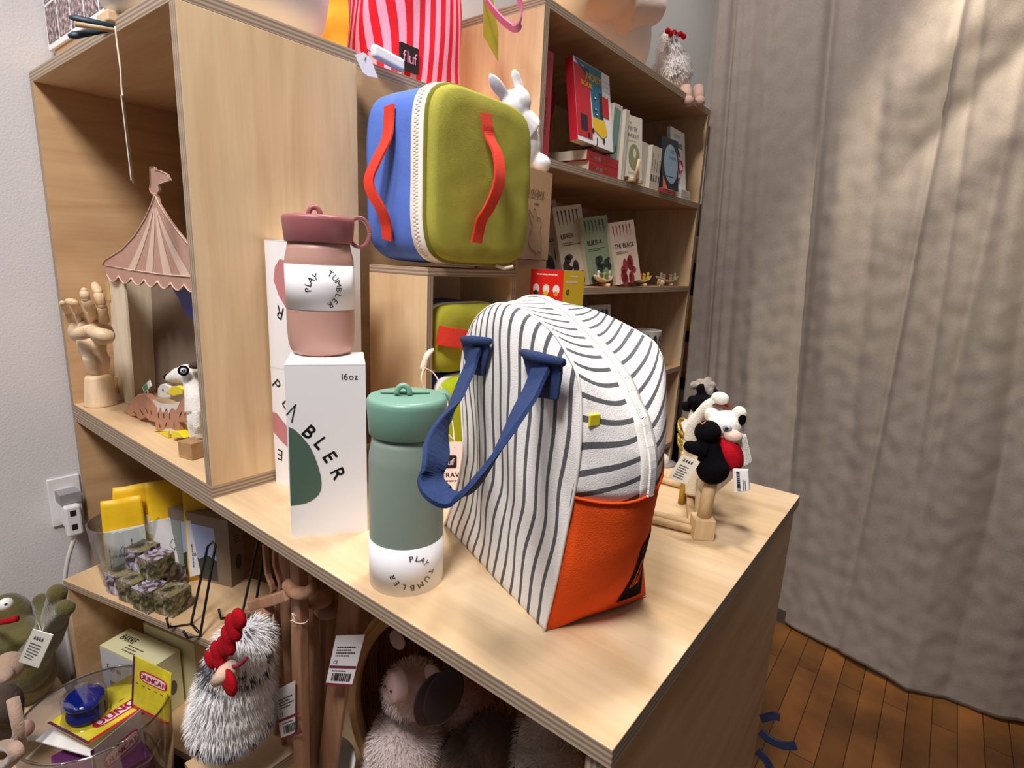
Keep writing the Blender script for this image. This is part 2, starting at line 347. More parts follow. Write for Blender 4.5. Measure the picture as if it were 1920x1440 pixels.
def curt(u, v):
    z = FZ+.012+(1.70-FZ)*v; xl = -.585-.05*v; x = xl+(1.7-xl)*u
    y = itp(x, BOT)*(1-v)+(1.66+.01*math.sin(9*x))*v
    for xa, za, xb, zb, a, wd in FL:
        xc = xa+(xb-xa)*(z-za)/(zb-za); f = min(1, max(.25, (z+.9)/.9)); y += .75*a*math.exp(-((x-xc)/wd)**2)*f
    y += .007*math.sin(x*21+1.5*math.sin(z*2.1))*(.4+.6*v)+.006*noise.noise(V((x*9, z*2, 1)))+.003*noise.noise(V((x*30, z*22, 5)))
    # swagged cloth where it is tied up to the right
    dgl = max(0, min(1, (z-.35)/.5)); k = (x-.05)*.75-(z-.9)*.55
    y -= dgl*(.035*math.exp(-((k+.05)/.05)**2)-.03*math.exp(-((k-.08)/.035)**2)+.03*math.exp(-((k-.20)/.05)**2))*max(0, min(1, (x+.12)/.1))
    z2 = z+(.006*math.sin(x*14) if v < .02 else 0)
    return V((x, y, z2))
mb = MB().grid(curt, 420, 240)
m, t, b = nt('linen'); N = t.nodes; L = t.links
tc = N.new('ShaderNodeTexCoord'); mp = N.new('ShaderNodeMapping'); mp.inputs['Scale'].default_value = (300, 300, 1200); L.new(tc.outputs['Object'], mp.inputs[0])
n1 = N.new('ShaderNodeTexNoise'); n1.inputs['Scale'].default_value = 1; L.new(mp.outputs[0], n1.inputs[0])
mp2 = N.new('ShaderNodeMapping'); mp2.inputs['Scale'].default_value = (1200, 1200, 200); L.new(tc.outputs['Object'], mp2.inputs[0])
n2 = N.new('ShaderNodeTexNoise'); n2.inputs['Scale'].default_value = 1; L.new(mp2.outputs[0], n2.inputs[0])
ad = N.new('ShaderNodeMath'); ad.operation = 'ADD'; L.new(n1.outputs[0], ad.inputs[0]); L.new(n2.outputs[0], ad.inputs[1])
cr = N.new('ShaderNodeMapRange'); cr.inputs[1].default_value = .7; cr.inputs[2].default_value = 1.3; cr.inputs[3].default_value = .82; cr.inputs[4].default_value = 1.12; L.new(ad.outputs[0], cr.inputs[0])
mx = N.new('ShaderNodeMix'); mx.data_type = 'RGBA'; mx.blend_type = 'MULTIPLY'; mx.inputs[0].default_value = 1; mx.inputs[6].default_value = lin('A0968E'); L.new(cr.outputs[0], mx.inputs[7]); L.new(mx.outputs[2], b.inputs['Base Color'])
b.inputs['Roughness'].default_value = .95; b.inputs['Specular IOR Level'].default_value = .15
bp = N.new('ShaderNodeBump'); bp.inputs['Strength'].default_value = .3; bp.inputs['Distance'].default_value = .001; L.new(ad.outputs[0], bp.inputs['Height']); L.new(bp.outputs[0], b.inputs['Normal'])
tag(obj('curtain', mb, m, mods=(('SOLIDIFY', dict(thickness=.0015)),)), 'long greige linen curtain hanging in loose folds to the floor', 'curtain')

# ============================================================ table and big box
TH = .018
tb = T('display_table', 'long birch plywood table with striped ply edges carrying the bags and tumblers', 'table', (-.62, .31, FZ))
board('tabletop', (-1.248, 0, -TH), (0, .62, 0), 'z', 'x', tb, MATS['birch_top'], bevel=.0008)
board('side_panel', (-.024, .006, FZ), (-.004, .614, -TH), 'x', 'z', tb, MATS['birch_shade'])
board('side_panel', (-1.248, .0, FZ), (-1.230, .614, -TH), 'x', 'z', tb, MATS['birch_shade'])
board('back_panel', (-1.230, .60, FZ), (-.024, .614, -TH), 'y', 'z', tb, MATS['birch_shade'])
board('bottom_shelf', (-1.230, .01, -.60), (-.024, .60, -.582), 'z', 'x', tb)
bx = T('display_box', 'tall open birch plywood box at the left end of the table holding the wooden hand', 'display box', (-.935, .125, 0))
BT = .637
board('bottom_panel', (-1.248, .0, 0), (-.622, .25, .018), 'z', 'x', bx)
board('top_panel', (-1.248, .0, BT-TH), (-.622, .25, BT), 'z', 'x', bx, bevel=.0006)
board('side_panel', (-.640, .0, .018), (-.622, .25, BT-TH), 'x', 'z', bx, FACE['z'], bevel=.0006)
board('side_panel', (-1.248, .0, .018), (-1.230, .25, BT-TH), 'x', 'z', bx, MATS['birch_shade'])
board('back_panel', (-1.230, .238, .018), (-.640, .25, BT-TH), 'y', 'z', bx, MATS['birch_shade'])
b2 = T('plywood_crate', 'closed plywood crate set back behind the tall open box, under the striped drawstring bag', 'crate', (-.95, .47, 0))
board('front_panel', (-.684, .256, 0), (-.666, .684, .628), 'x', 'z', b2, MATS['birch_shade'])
board('side_panel', (-1.24, .256, 0), (-.684, .274, .628), 'y', 'z', b2); board('side_panel', (-1.24, .666, 0), (-.684, .684, .628), 'y', 'z', b2)
board('back_panel', (-1.24, .274, 0), (-1.222, .666, .628), 'x', 'z', b2); board('top_panel', (-1.24, .256, .628), (-.666, .684, .645), 'z', 'x', b2)
# small cube with its opening to the right
CX0, CX1, CY0, CY1, CZ = -.612, -.476, .262, .476, .326
cb = T('display_cube', 'small open plywood cube box under the blue and green lunch bag', 'display cube', ((CX0+CX1)/2, (CY0+CY1)/2, 0))
q = .012
board('top_panel', (CX0, CY0, CZ-q), (CX1, CY1, CZ), 'z', 'x', cb, bevel=.0006); board('bottom_panel', (CX0, CY0, 0), (CX1, CY1, q), 'z', 'x', cb)
board('side_panel', (CX0, CY0, q), (CX1, CY0+q, CZ-q), 'y', 'z', cb, FACE['z']); board('side_panel', (CX0, CY1-q, q), (CX1, CY1, CZ-q), 'y', 'z', cb)
board('back_panel', (CX0, CY0+q, q), (CX0+q, CY1-q, CZ-q), 'x', 'z', cb)
# bookcase
bc = T('bookcase', 'tall birch plywood bookcase against the wall beside the curtain, stocked with books', 'bookcase', (-.93, 1.165, FZ))
BX0, BX1, BY0, BY1 = -1.235, -.603, .692, 1.655
DK = ply('birch_bookcase', 'CDA67C', 'B98F66', 'x', .5, .06)
board('side_panel', (BX0, BY0, FZ), (BX1, BY0+.018, .8458), 'y', 'z', bc, FACE['z']); board('side_panel', (BX0, BY1-.018, FZ), (BX1, BY1, .8458), 'y', 'z', bc)
board('back_panel', (-1.0, BY0+.018, FZ), (-.988, BY1-.018, .846), 'x', 'z', bc, DK)
board('top_panel', (BX0, BY0, .846), (BX1, BY1, .864), 'z', 'y', bc, DK)
SH = (.565, .285, -.002, -.29, -.58)
for z in SH: board('shelf', (-.988, BY0+.018, z-.018), (BX1, BY1-.018, z), 'z', 'y', bc, DK)
for i in (0, 1): pass
# ============================================================ tumblers and their boxes
def tumbler(nm, label, base, px_r, H, cols, band, word_fn, ring):
    """H: height; band: (z0,z1) of the paper sleeve as fractions"""
    r = px_r*mpp(base+V((0, 0, H/2))); c = base
    t_ = T(nm, label, 'tumbler', c)
    body = mat(nm+cols[0], cols[0], .42, .02, 900); lidm = mat(nm+cols[1], cols[1], .38)
    hb = H*.805
    pr = [(0, .0), (r*.80, 0), (r*.86, .0015), (r*.93, .007), (r*.975, .016), (r, .03), (r, hb*.82), (r*.99, hb*.87), (r*.93, hb*.94), (r*.90, hb), (0, hb)]
    obj('body', MB().lathe(pr, c, 64), body, t_)
    lr = r*1.04
    pr = [(0, hb), (lr*.93, hb), (lr*.95, hb+.001), (lr, H*.955), (lr*.995, H*.975), (lr*.95, H*.99), (lr*.85, H*.995), (0, H*.99)]
    mb = MB().lathe(pr, c, 64); f = math.atan2((CAM-c).y, (CAM-c).x)
    L1 = obj('lid', mb, lidm, t_)
    rt = V((-math.sin(f), math.cos(f), 0)); fw = V((math.cos(f), math.sin(f), 0)); tp = c+V((0, 0, H*.993))
    # sipping slot groove and upright loop
    g = MB().poly([tp+rt*x+fw*y+V((0,0,.0012)) for x, y in [(lr*.62*math.cos(a)*(1 if True else 0)-lr*.05, lr*.30*math.sin(a)-lr*.1) for a in [PI+PI*k/14 for k in range(15)]]])
    obj('spout_flap', MB().prism([p-V((0,0,.0006)) for p in g.v], (0, 0, .0022)), lidm, L1, bevel=.0006)
    lo = [tp+rt*(-lr*.10+x)+V((0, 0, z)) for x, z in [(lr*.16*math.cos(a), .001+lr*.22*math.sin(a)) for a in [PI*k/12 for k in range(13)]]]
    obj('lid_loop', MB().tube(lo, lr*.075, 10), lidm, L1)
    # finger ring on the side of the lid
    cr_ = c+rt*(lr*1.13)*ring[0]+fw*ring[1]*lr+V((0, 0, H*.895)); mb = MB(); n1 = rt*ring[0]
    ra = rb = .0155; loop = [cr_+n1*(ra*.85*math.cos(a))+V((0, 0, rb*1.15*math.sin(a))) for a in [2*PI*k/28 for k in range(29)]]
    mb.strap(loop, fw, lr*.50, .0034); obj('carry_ring', mb, lidm, L1, bevel=.001)
    z0, z1 = band[0]*H, band[1]*H; R = r+.0006
    mb = MB().lathe([(R-.0005, z0), (R, z0), (R, z1), (R-.0005, z1)], c, 64)
    fn = lambda s, z: c+V((math.cos(f+s/R), math.sin(f+s/R), 0))*(R+.0005)+V((0, 0, (z0+z1)/2+z))
    word_fn(mb, fn, (z1-z0))
    obj('paper_sleeve', mb, [WHITE, INK], t_); return t_
DB = (V((-.394, .087, 0))-V((-.446, .014, 0))).normalized(); DN = V((-DB.y, DB.x, 0))
def w1(mb, fn, h):
    arc(mb, 'PLAY', fn, h*.20, 0, 0, h*.20, 190, 112); arc(mb, 'TUMBLER', fn, h*.20, h*.02, -.02*h, h*.33, 60, -62)
pb = P(604, 660, 'z', .2155)
tumbler('small_tumbler', 'dusty pink tumbler with rose lid standing on the tall white box', pb, 61, .170, ('BE9284', '9C5C5F'), (.335, .650), w1, (1, -.1))
def w2(mb, fn, h):
    s = .15*h; arc(mb, 'PLAY', fn, h*.17, .12*h, .0*h, h*.26, 96, 30); arc(mb, 'TUMBLER', fn, h*.17, .12*h, .05*h, h*.36, -20, -160, sq=.85)
gb = P(762, 1080, 'z', 0.0)
tumbler('large_tumbler', 'tall sage green tumbler beside the striped bag handle', gb, 69, .205, ('86958A', '76A08E'), (.0, .255), w2, (.8, -.55))
# box under the pink tumbler
def carton(name, label, o, dx, dy, w_, d_, h, art, group=None, face=WHITE, mats=(), cat='box'):
    r = T(name, label, cat, o, group); o = V(o)
    mb = MB().frame(o, dx, dy, (0, 0, 1), w_, d_, h-.0012)
    art(mb, pf(o-V(dy)*.0004, dx, (0, 0, 1)), pf(o+V(dx)*(w_+.0004), dy, (0,0,1)))
    obj('carton_body', mb, [face, INK]+list(mats), r)
    fl = MB().frame(o+V((0, 0, h-.0010)), dx, dy, V((0, 0, 1)), w_, d_*.97, .0010)
    obj('top_flap', fl, face, r, bevel=.0003); return r
o16 = V((-.446, .014, 0)); SAGE = mat('sage_print', '4C6458', .5); ROSE = mat('rose_print', 'C07D80', .5)
def art16(mb, fn, fs):
    q = lambda x, y: (lambda p: ((p-o16).dot(DB), p.z))(PP(x, y, o16, DN))
    mb.poly([fn(*q(*c)) for c in ((541,800),(552,805),(565,817),(580,835),(590,855),(597,875),(601,890),(603,905),(602,918),(597,928),(585,938),(574,943),(560,946),(545,948))], mi=2)
    a = q(637, 712); bq = q(674, 712); text(mb, '16oz', fn2(fn, a), (bq[0]-a[0])/2.05, mi=1)
    for ch, x, y, ang in (('B', 562, 812, -45), ('L', 585, 832, -52), ('E', 602, 856, -60), ('R', 617, 884, -66)):
        p0 = q(x, y); c_, s_ = math.cos(math.radians(ang)), math.sin(math.radians(ang)); vs, fs_, w_ = glyph(ch); k = .0225
        [mb.add([fn(p0[0]+(vx*c_-vy*s_)*k+q2*.0005, p0[1]+(vx*s_+vy*c_)*k+q2*.0003) for vx, vy in vs], fs_, mi=1) for q2 in (0, 1, 2)]
    def stroke(A, B, w_=.0014):
        A, B = V(q(*A)+(0,)), V(q(*B)+(0,)); n = V((-(B-A).y, (B-A).x, 0)).normalized()*w_/2; mb.poly([fn(p.x, p.y) for p in (A-n, B-n, B+n, A+n)], mi=1)
    stroke((537, 778), (555, 758)); stroke((554, 758), (547, 792))
def fn2(fn, a): return lambda x, y: fn(a[0]+x, a[1]+y)
carton('tumbler_box', 'tall white box printed 16oz with a green shape under the pink tumbler', o16, DB, DN, .0895, .0895, .2145, art16, mats=(SAGE,))
oL = V((-.617, .090, 0)); DX2 = V((.0890, .0145, 0)).normalized(); DY2 = V((-DX2.y, DX2.x, 0))
def artp(kind):
    def f(mb, fn, fs):
        if kind: # upper box: blush drop and upside-down letters
            mb.poly([fn(x*.0895, y*.177) for x, y in ((.22,.80),(.33,.86),(.5,.85),(.8,.75),(1,.66),(1,.30),(.75,.36),(.5,.45),(.28,.58),(.17,.70))], mi=2)
            for ch, x, y, a in (('R', .40, .48, 160), ('E', .66, .40, 150), ('L', .92, .32, 140)):
                g_, fs_, w_ = glyph(ch); c_, s_ = math.cos(math.radians(a)), math.sin(math.radians(a)); k = .026
                mb.add([fn(x*.0895+(vx*c_-vy*s_)*k, y*.177+(vx*s_+vy*c_)*k) for vx, vy in g_], fs_, mi=1)
        else:
            mb.poly([fn(x*.0895, y*.177) for x, y in ((.0,.62),(.1,.62),(.35,.52),(.55,.40),(.60,.33),(.45,.32),(.2,.38),(0,.45))], mi=2)
            for ch, x, y, a in (('P', .0, .86, -50), ('L', .22, .72, -50), ('A', .42, .60, -50), ('Y', .62, .50, -55)):
                g_, fs_, w_ = glyph(ch); c_, s_ = math.cos(math.radians(a)), math.sin(math.radians(a)); k = .026
                mb.add([fn(x*.0895+(vx*c_-vy*s_)*k, y*.177+(vx*s_+vy*c_)*k) for vx, vy in g_], fs_, mi=1)
            for ch, x, y, a in (('E', .22, .30, 172), ('M', .55, .25, 178), ('O', .85, .3, 190)):
                g_, fs_, w_ = glyph(ch); c_, s_ = math.cos(math.radians(a)), math.sin(math.radians(a)); k = .024
                mb.add([fn(x*.0895+(vx*c_-vy*s_)*k, y*.177+(vx*s_+vy*c_)*k) for vx, vy in g_], fs_, mi=1)
    return f
carton('tumbler_box', 'lower white box with rose print, standing behind the sixteen ounce box', oL, DX2, DY2, .0895, .0895, .177, artp(0), mats=(ROSE,), group='rose printed tumbler boxes')
carton('tumbler_box', 'upper white box with rose drop, stacked behind the pink tumbler', oL+V((0, 0, .1775)), DX2, DY2, .0895, .0895, .177, artp(1), mats=(ROSE,), group='rose printed tumbler boxes')

# ============================================================ striped backpack
A0 = V((-.334, .165, 0)); U = V((.9276, -.3736, 0)); W_ = V((.3736, .9276, 0))
def BP(u, v, w): return A0+U*u+W_*v+V((0, 0, w))
CANVAS = fabric('striped_canvas', 'EFEBE8', 900, .5, .05, ('5F6063', 1, .27)); ORG = fabric('orange_canvas', 'F0571A', 800, .6, .10)
Fo = [(0,0),(.030,.055),(.050,.115),(.043,.165),(.038,.21),(.047,.245),(.066,.272),(.090,.288),(.120,.298),(.155,.300),(.190,.293),(.222,.283),(.245,.268),(.263,.25),(.271,.215),(.271,.17),(.262,.115),(.252,.06),(.238,.0)]
Mo = [(.0,0),(.01,.055),(.015,.115),(.015,.165),(.015,.21),(.022,.25),(.040,.285),(.075,.300),(.111,.301),(.150,.290),(.185,.276),(.215,.261),(.240,.245),(.262,.222),(.280,.195),(.288,.165),(.284,.115),(.272,.06),(.243,.004)]
Bo = [(.0,0),(.0,.055),(.0,.115),(.0,.165),(.0,.21),(.005,.24),(.02,.27),(.04,.286),(.07,.293),(.105,.292),(.135,.288),(.165,.282),(.195,.275),(.217,.266),(.232,.242),(.238,.19),(.232,.125),(.226,.05),(.238,.0)]
sm = lambda L_: [(p.x, p.y) for p in crv([V((a, b_, 0)) for a, b_ in L_], 5)]
Fs, Ms, Bs = sm(Fo), sm(Mo), sm(Bo); NB = len(Fs); DV = .129
def gus(i, v):                             # v 0 front seam .. 1 back seam (quadratic through the zip line)
    f, m_, b_ = Fs[i], Ms[i], Bs[i]; a = 2*(v-.5)*(v-1); bb = -4*v*(v-1); c_ = 2*v*(v-.5)
    u_ = a*f[0]+bb*m_[0]+c_*b_[0]; w_ = max(0.001, a*f[1]+bb*m_[1]+c_*b_[1])
    u_ += .0022*noise.noise(V((i*.35, v*4, 3)))
    return BP(u_, v*DV, w_)
al = [0]
for i in range(1, NB): al.append(al[-1]+math.hypot(Ms[i][0]-Ms[i-1][0], Ms[i][1]-Ms[i-1][1]))
zcut = next(i for i in range(NB//2, NB) if Ms[i][1] < .150); zcl = next(i for i in range(NB) if Ms[i][1] > .150)
bg = T('striped_backpack', 'white canvas bag with grey stripes, orange lower panel and navy handle on the table', 'bag', BP(.12, .065, 0))
def strip(i0, i1, v0, v1, nv=10, lift=0):
    mb = MB(); vs = []; us = []
    for j in range(nv+1):
        for i in range(i0, i1+1):
            v = v0+(v1-v0)*j/nv; p = gus(i, v)
            if lift:
                a = gus(min(i+1, NB-1), v)-gus(max(i-1, 0), v); bb = gus(i, min(v+.02, 1))-gus(i, max(v-.02, 0)); n = bb.cross(a).normalized(); n = n if n.dot(p-BP(.13, .065, .13)) > 0 else -n; p = p+n*lift
            vs.append(p); us.append((al[i]/.0170+(3.6*v*(1-v)+.5*v)*min(1, max(0, (i-NB*.42)/(NB*.2))), v))
    w_ = i1-i0+1
    mb.add(vs, [(j*w_+i, j*w_+i+1, (j+1)*w_+i+1, (j+1)*w_+i) for j in range(nv) for i in range(w_-1)], True, us); return mb
SOL = (('SOLIDIFY', dict(thickness=.0016, offset=-1)),)
g1 = strip(zcl, zcut, 0, .44); g1.v += []; o_ = obj('gusset', g1, CANVAS, bg, mods=SOL)
obj('gusset', strip(zcl, zcut, .56, 1), CANVAS, bg, mods=SOL)
ZT = mat('zip_tape', 'F1ECE4', .8, .3, 900)
zp = obj('zipper_tape', strip(zcl, zcut, .415, .585, 4, .0012), ZT, bg, mods=SOL)
mb = MB()
for i in range(zcl, zcut):                       # teeth
    for k in (0, .25, .5, .75):
        pa = gus(i, .5).lerp(gus(i+1, .5), k); tt = (gus(i+1, .5)-gus(i, .5)).normalized(); ww = (gus(i, .53)-gus(i, .47)).normalized(); n = ww.cross(tt); n = n if n.dot(pa-BP(.13, .065, .13)) > 0 else -n
        for sx in (-1, 1):
            if True: mb.frame(pa+ww*(sx*.0021)-ww*.0020+n*.0022+tt*(0 if sx < 0 else .0012), ww, tt, n, .0040, .0015, .0020)
obj('zipper_teeth', mb, mat('zip_white', 'F7F4F0', .4), zp)
g3 = strip(zcut, NB-1, 0, 1, 14); obj('lower_side_panel', g3, ORG, bg, 'bright orange canvas panel', mods=SOL)
g4 = strip(0, zcl, 0, 1, 8); obj('lower_side_panel', g4, ORG, bg, mods=SOL)
# top hem of the orange panel
hm = [gus(zcut, v)+U*.0012 for v in [k/16 for k in range(17)]]; obj('panel_hem', MB().tube(hm, .0013, 8), ORG, bg)
uL = [(0,0),(.055,.030),(.115,.050),(.165,.043),(.21,.036),(.30,.022)]; uR = [(0,.238),(.06,.252),(.115,.262),(.17,.270),(.25,.274),(.30,.274)]
half = Fo.index((.155,.300)); HI = half*5
lef, rig = Fs[:HI+1], Fs[HI:][::-1]
def front(s_, h):
    k = 1-(1-h)**1.0; a = lef[0]; i = h*(len(lef)-1); j = min(int(i), len(lef)-2); fr_ = i-j; l = V(lef[j]+(0,)).lerp(V(lef[j+1]+(0,)), fr_)
    i = h*(len(rig)-1); j = min(int(i), len(rig)-2); fr_ = i-j; r = V(rig[j]+(0,)).lerp(V(rig[j+1]+(0,)), fr_)
    p = l.lerp(r, s_); e = math.sin(PI*s_)**.7*math.sin(PI*min(1, h*1.02))**.5 if 0 < h < 1 else 0
    wz = .014*e+.0022*math.sin(p.x*95+p.y*18)*e*(1-h)+.003*e*noise.noise(V((p.x*22, p.y*9, 2)))
    pin = .010*math.exp(-((p.x-.075)/.022)**2-((p.y-.10)/.09)**2)*e
    return p.x, -(wz-pin), p.y
def ffn(s_, h): u_, v_, w_ = front(s_, h); return BP(u_, v_, w_)
def fuv(s_, h):
    u_, v_, w_ = front(s_, h); a, b_ = itp(w_, uL), itp(w_, uR); return ((u_-a)/(b_-a)*14.0+.35+.12*math.sin(w_*60+u_*20), w_)
obj('front_panel', MB().grid(ffn, 70, 70, fuv), CANVAS, bg, mods=SOL)
# back panel and base
mb = MB().grid(lambda s_, h: BP(*(lambda p: (p.x, DV+.006*math.sin(PI*s_)*math.sin(PI*h), p.y))(V(Bs[int(h*HI)]+(0,)).lerp(V(Bs[-1-int(h*(NB-1-HI))]+(0,)), s_))), 20, HI, lambda s_, h: (s_*14, h))
obj('back_panel', mb, CANVAS, bg, mods=SOL)
mb = MB().grid(lambda s_, h: BP(.001+.238*s_, .001+(DV-.002)*h, .0012), 6, 6, lambda s_, h: (s_*14, h)); obj('base_panel', mb, CANVAS, bg)
obj('piping', MB().tube([BP(a, -.0008, b_) for a, b_ in Fs], .0014, 8), mat('piping_white', 'EDE8E4', .8), bg)
# stitched corner and label by the back foot
def lpt(a, b_, lift=.0015): v = .60+.30*a; i = NB-1-(1.2+6.5*b_); j = int(i); p = gus(j, v).lerp(gus(j+1, v), i-j); return p+U*lift
mb = MB().grid(lambda a, b_: lpt(a, b_), 10, 8, mi=0); text(mb, 'fluf', lambda a, b_: lpt(.10+a/.042, .28+b_/.028, .0024), .019, mi=1, bold=.05, sp=.04)
obj('brand_label', mb, [mat('label_black', '0C0609', .9, spec=.1), ORG], bg, 'black fluf label')
# yellow tab
pt = gus(zcut-7, .03); tt = (gus(zcut-8, .03)-pt).normalized(); mb = MB().frame(pt+U*.0005, W_, U*.6+W_*.0, V((0,0,1)), .011, .004, .0105); obj('yellow_tab', mb, mat('yellow_tape', 'E8D520', .7), bg, 'small yellow fold tab', bevel=.001)
# handle
NAVY = mat('navy_webbing', '1A3262', .85, .5, 1400, var=.18, vs=700)
def onf(x, y, off): return PP(x, y, A0-W_*off, W_)
for (pa, nm) in ((((868,640),(915,632),(921,655),(908,705),(880,700)), 'a'), (((982,662),(1056,678),(1056,700),(1048,750),(1003,744)), 'b')):
    q4 = [onf(x, y, .016) for x, y in pa]; mb = MB().prism(q4, -W_*.0025); obj('handle_patch', mb, NAVY, bg, bevel=.0008)
path = [(893,652,.020),(880,690,.030),(858,745,.062),(833,805,.100),(815,860,.124),(811,900,.130),(824,925,.130),(850,932,.122),(878,918,.112),(908,885,.098),(940,835,.080),(970,782,.058),(995,735,.036),(1015,690,.021)]
pts = crv([onf(*p) for p in path], 6); N_ = len(pts); wd = []
for i in range(N_):
    k = i/(N_-1); a = (U*1.0+V((0,0,.1))); 
    b_ = (-W_*.85+U*.35); ww = abs(2*k-1)**1.2; wd.append((a*ww+b_*(1-ww)*(1)).normalized())
obj('handle', MB().strap(pts, wd, .0235, .0035), NAVY, bg, 'navy webbing handle hanging in a loop')
for (x0, y0, x1, y1) in ((868,636,918,640),(980,661,1056,680)):
    a, b_ = onf(x0, y0, .019), onf(x1, y1, .019); obj('handle_fold', MB().tube([a, a.lerp(b_, .5)-W_*.004, b_], [.0035, .005, .0035], 10), NAVY, bg)
# ============================================================ lunch bag on the cube
def rrect(k, n, hy, hz, e=5.0):
    a = 2*PI*k/n; c_, s_ = math.cos(a), math.sin(a); r = (abs(c_)**e+abs(s_)**e)**(-1/e); return hy*c_*r, hz*s_*r
def loft(mb, rings, n=72, caps=True, mi=None):        # rings: (x, cy, cz, hy, hz)
    vs = []; 
    for (x, cy, cz, hy, hz) in rings:
        for k in range(n):
            y, z = rrect(k, n, hy, hz); vs.append(V((x+.0015*noise.noise(V((y*30, z*30, x*9))), cy+y, cz+z)))
    fs = [(j*n+k, j*n+(k+1)%n, (j+1)*n+(k+1)%n, (j+1)*n+k) for j in range(len(rings)-1) for k in range(n)]
    mb.add(vs, fs, True, mi=mi); return mb
BLUE = fabric('blue_canvas', '5876C8', 900, .5, .14); OLIVE = fabric('olive_canvas', 'A39E42', 900, .5, .16); REDW = mat('red_webbing', 'EE3A1E', .75, .9, 1300, var=.15, vs=800)
cy, cz, hy, hz = .372, .4600, .118, .1275
lb = T('lunch_bag', 'boxy lunch bag, blue with green front and red straps, on the small cube', 'bag', (-.54, cy, .328))
def cap(x0, x1, s0, n=8):                              # closing dome from ring scale s0 at x0 to centre at x1
    return [(x0+(x1-x0)*math.sin(PI/2*k/n)**.35, cy, cz, hy*s0*math.cos(PI/2*k/n)**.12*(1-k/n), hz*s0*(1-k/n)*math.cos(PI/2*k/n)**.12) for k in range(1, n)]+[(x1, cy, cz, .001, .001)]
rb = [(-.612, cy, cz, .001, .001)]+[(-.612-.004*(1-k/5), cy, cz, hy*.93*k/5, hz*.93*k/5) for k in range(1, 6)]+[(-.611, cy, cz, hy*.965, hz*.965), (-.603, cy, cz, hy*.99, hz*.99), (-.57, cy, cz, hy*1.015, hz), (-.53, cy, cz, hy*1.01, hz), (-.503, cy, cz, hy*.995, hz)]
obj('back_body', loft(MB(), rb), BLUE, lb, 'blue canvas body')
obj('zipper', loft(MB(), [(-.505, cy, cz, hy*1.0, hz*1.0), (-.504, cy, cz, hy*1.015, hz*1.01), (-.481, cy, cz, hy*1.015, hz*1.01), (-.480, cy, cz, hy*.99, hz*.99)]), ZT, lb, 'wide cream zipper')
mb = MB(); n = 170
for k in range(n):
    for s_ in (-1, 1):
        y, z = rrect(k+(.5 if s_ > 0 else 0), n, hy*1.022, hz*1.017); y2, z2 = rrect(k+(.5 if s_ > 0 else 0)+.5, n, hy*1.022, hz*1.017); tt = V((0, y2-y, z2-z)).normalized()
        nn = V((1, 0, 0)).cross(tt); mb.frame(V((-.4925+s_*.0024-.0026, cy+y, cz+z))-nn*.0, (1, 0, 0), tt, nn, .0052, .0021, .0012)
obj('zipper_teeth', mb, mat('tooth_cream', 'DCD2C6', .5), lb)
obj('edge_piping', loft(MB(), [(-.4815, cy, cz, hy*.975, hz*.975), (-.4795, cy, cz, hy*1.005, hz*1.003), (-.4765, cy, cz, hy*1.005, hz*1.003), (-.4745, cy, cz, hy*.97, hz*.97)]), fabric('olive_dark', '76742A', 900, .4), lb)
rl = [(-.477, cy, cz, hy*.975, hz*.975), (-.470, cy, cz, hy*.975, hz*.975), (-.464, cy, cz, hy*.955, hz*.96), (-.460, cy, cz, hy*.91, hz*.92)]+[(-.460+.004*(k/7), cy, cz, hy*.9*(1-k/7), hz*.9*(1-k/7)) for k in range(1, 7)]+[(-.456, cy, cz, .001, .001)]
obj('front_flap', loft(MB(), rl), OLIVE, lb, 'olive green front')
def handle(pts, ax, v0, offs, wdir, w_, nm):
    p = []
    for (x, y), o in zip(pts, offs): p.append(P(x, y, ax, v0+o))
    p = crv(p, 6); obj(nm, MB().strap(p, wdir, w_, .003), REDW, lb, 'red webbing strap')
handle([(730,198),(729,228),(724,262),(706,300),(692,335),(697,362),(714,392),(724,422),(726,450)], 'y', .252, (0,-.003,-.012,-.025,-.032,-.03,-.02,-.006,0), V((1, 0, 0)), .021, 'side_strap')
handle([(911,213),(914,235),(918,257),(932,285),(937,320),(933,352),(918,388),(903,412),(898,432),(893,455)], 'x', -.453, (0,.002,.004,.02,.03,.03,.022,.010,.004,0), V((0, 1, 0)), .023, 'front_strap')
obj('zipper_pull', MB().tube([P(930, 498, 'x', -.47), P(945, 503, 'x', -.465), P(962, 500, 'x', -.455)], .0028, 8), CREAM, lb)
# ---- lunch bags inside the cube
def inbag(label, c0, h_, xr, mcol, zc):
    global cy, cz, hy, hz
    r = T('lunch_bag', label, 'bag', (sum(xr)/2, c0[0], c0[1]-h_[1])); y0, z0 = c0; a, b_ = h_
    m_ = fabric('canvas_'+mcol, mcol, 900, .5, .14)
    rg = [(xr[0], y0, z0, .001, .001)]+[(xr[0], y0, z0, a*.9*k/3, b_*.9*k/3) for k in (1, 2, 3)]+[(xr[0]+.01, y0, z0, a, b_), (xr[1]-.035, y0, z0, a, b_)]
    obj('back_body', loft(MB(), rg), BLUE, r)
    obj('zipper', loft(MB(), [(xr[1]-.037, y0, z0, a, b_), (xr[1]-.036, y0, z0, a*1.015, b_*1.02), (xr[1]-.028, y0, z0, a*1.015, b_*1.02), (xr[1]-.027, y0, z0, a*.98, b_*.98)]), ZT, r)
    rg = [(xr[1]-.028, y0, z0, a*.985, b_*.985), (xr[1]-.012, y0, z0, a*.97, b_*.97), (xr[1]-.004, y0, z0, a*.9, b_*.88), (xr[1], y0, z0, a*.6, b_*.6), (xr[1], y0, z0, .001, .001)]
    obj('front_flap', loft(MB(), rg), m_, r); return r
r1 = inbag('green lunch bag with wide red strap, upper one inside the cube', (.366, .215), (.083, .056), (-.598, -.470), 'A9A536', 0)
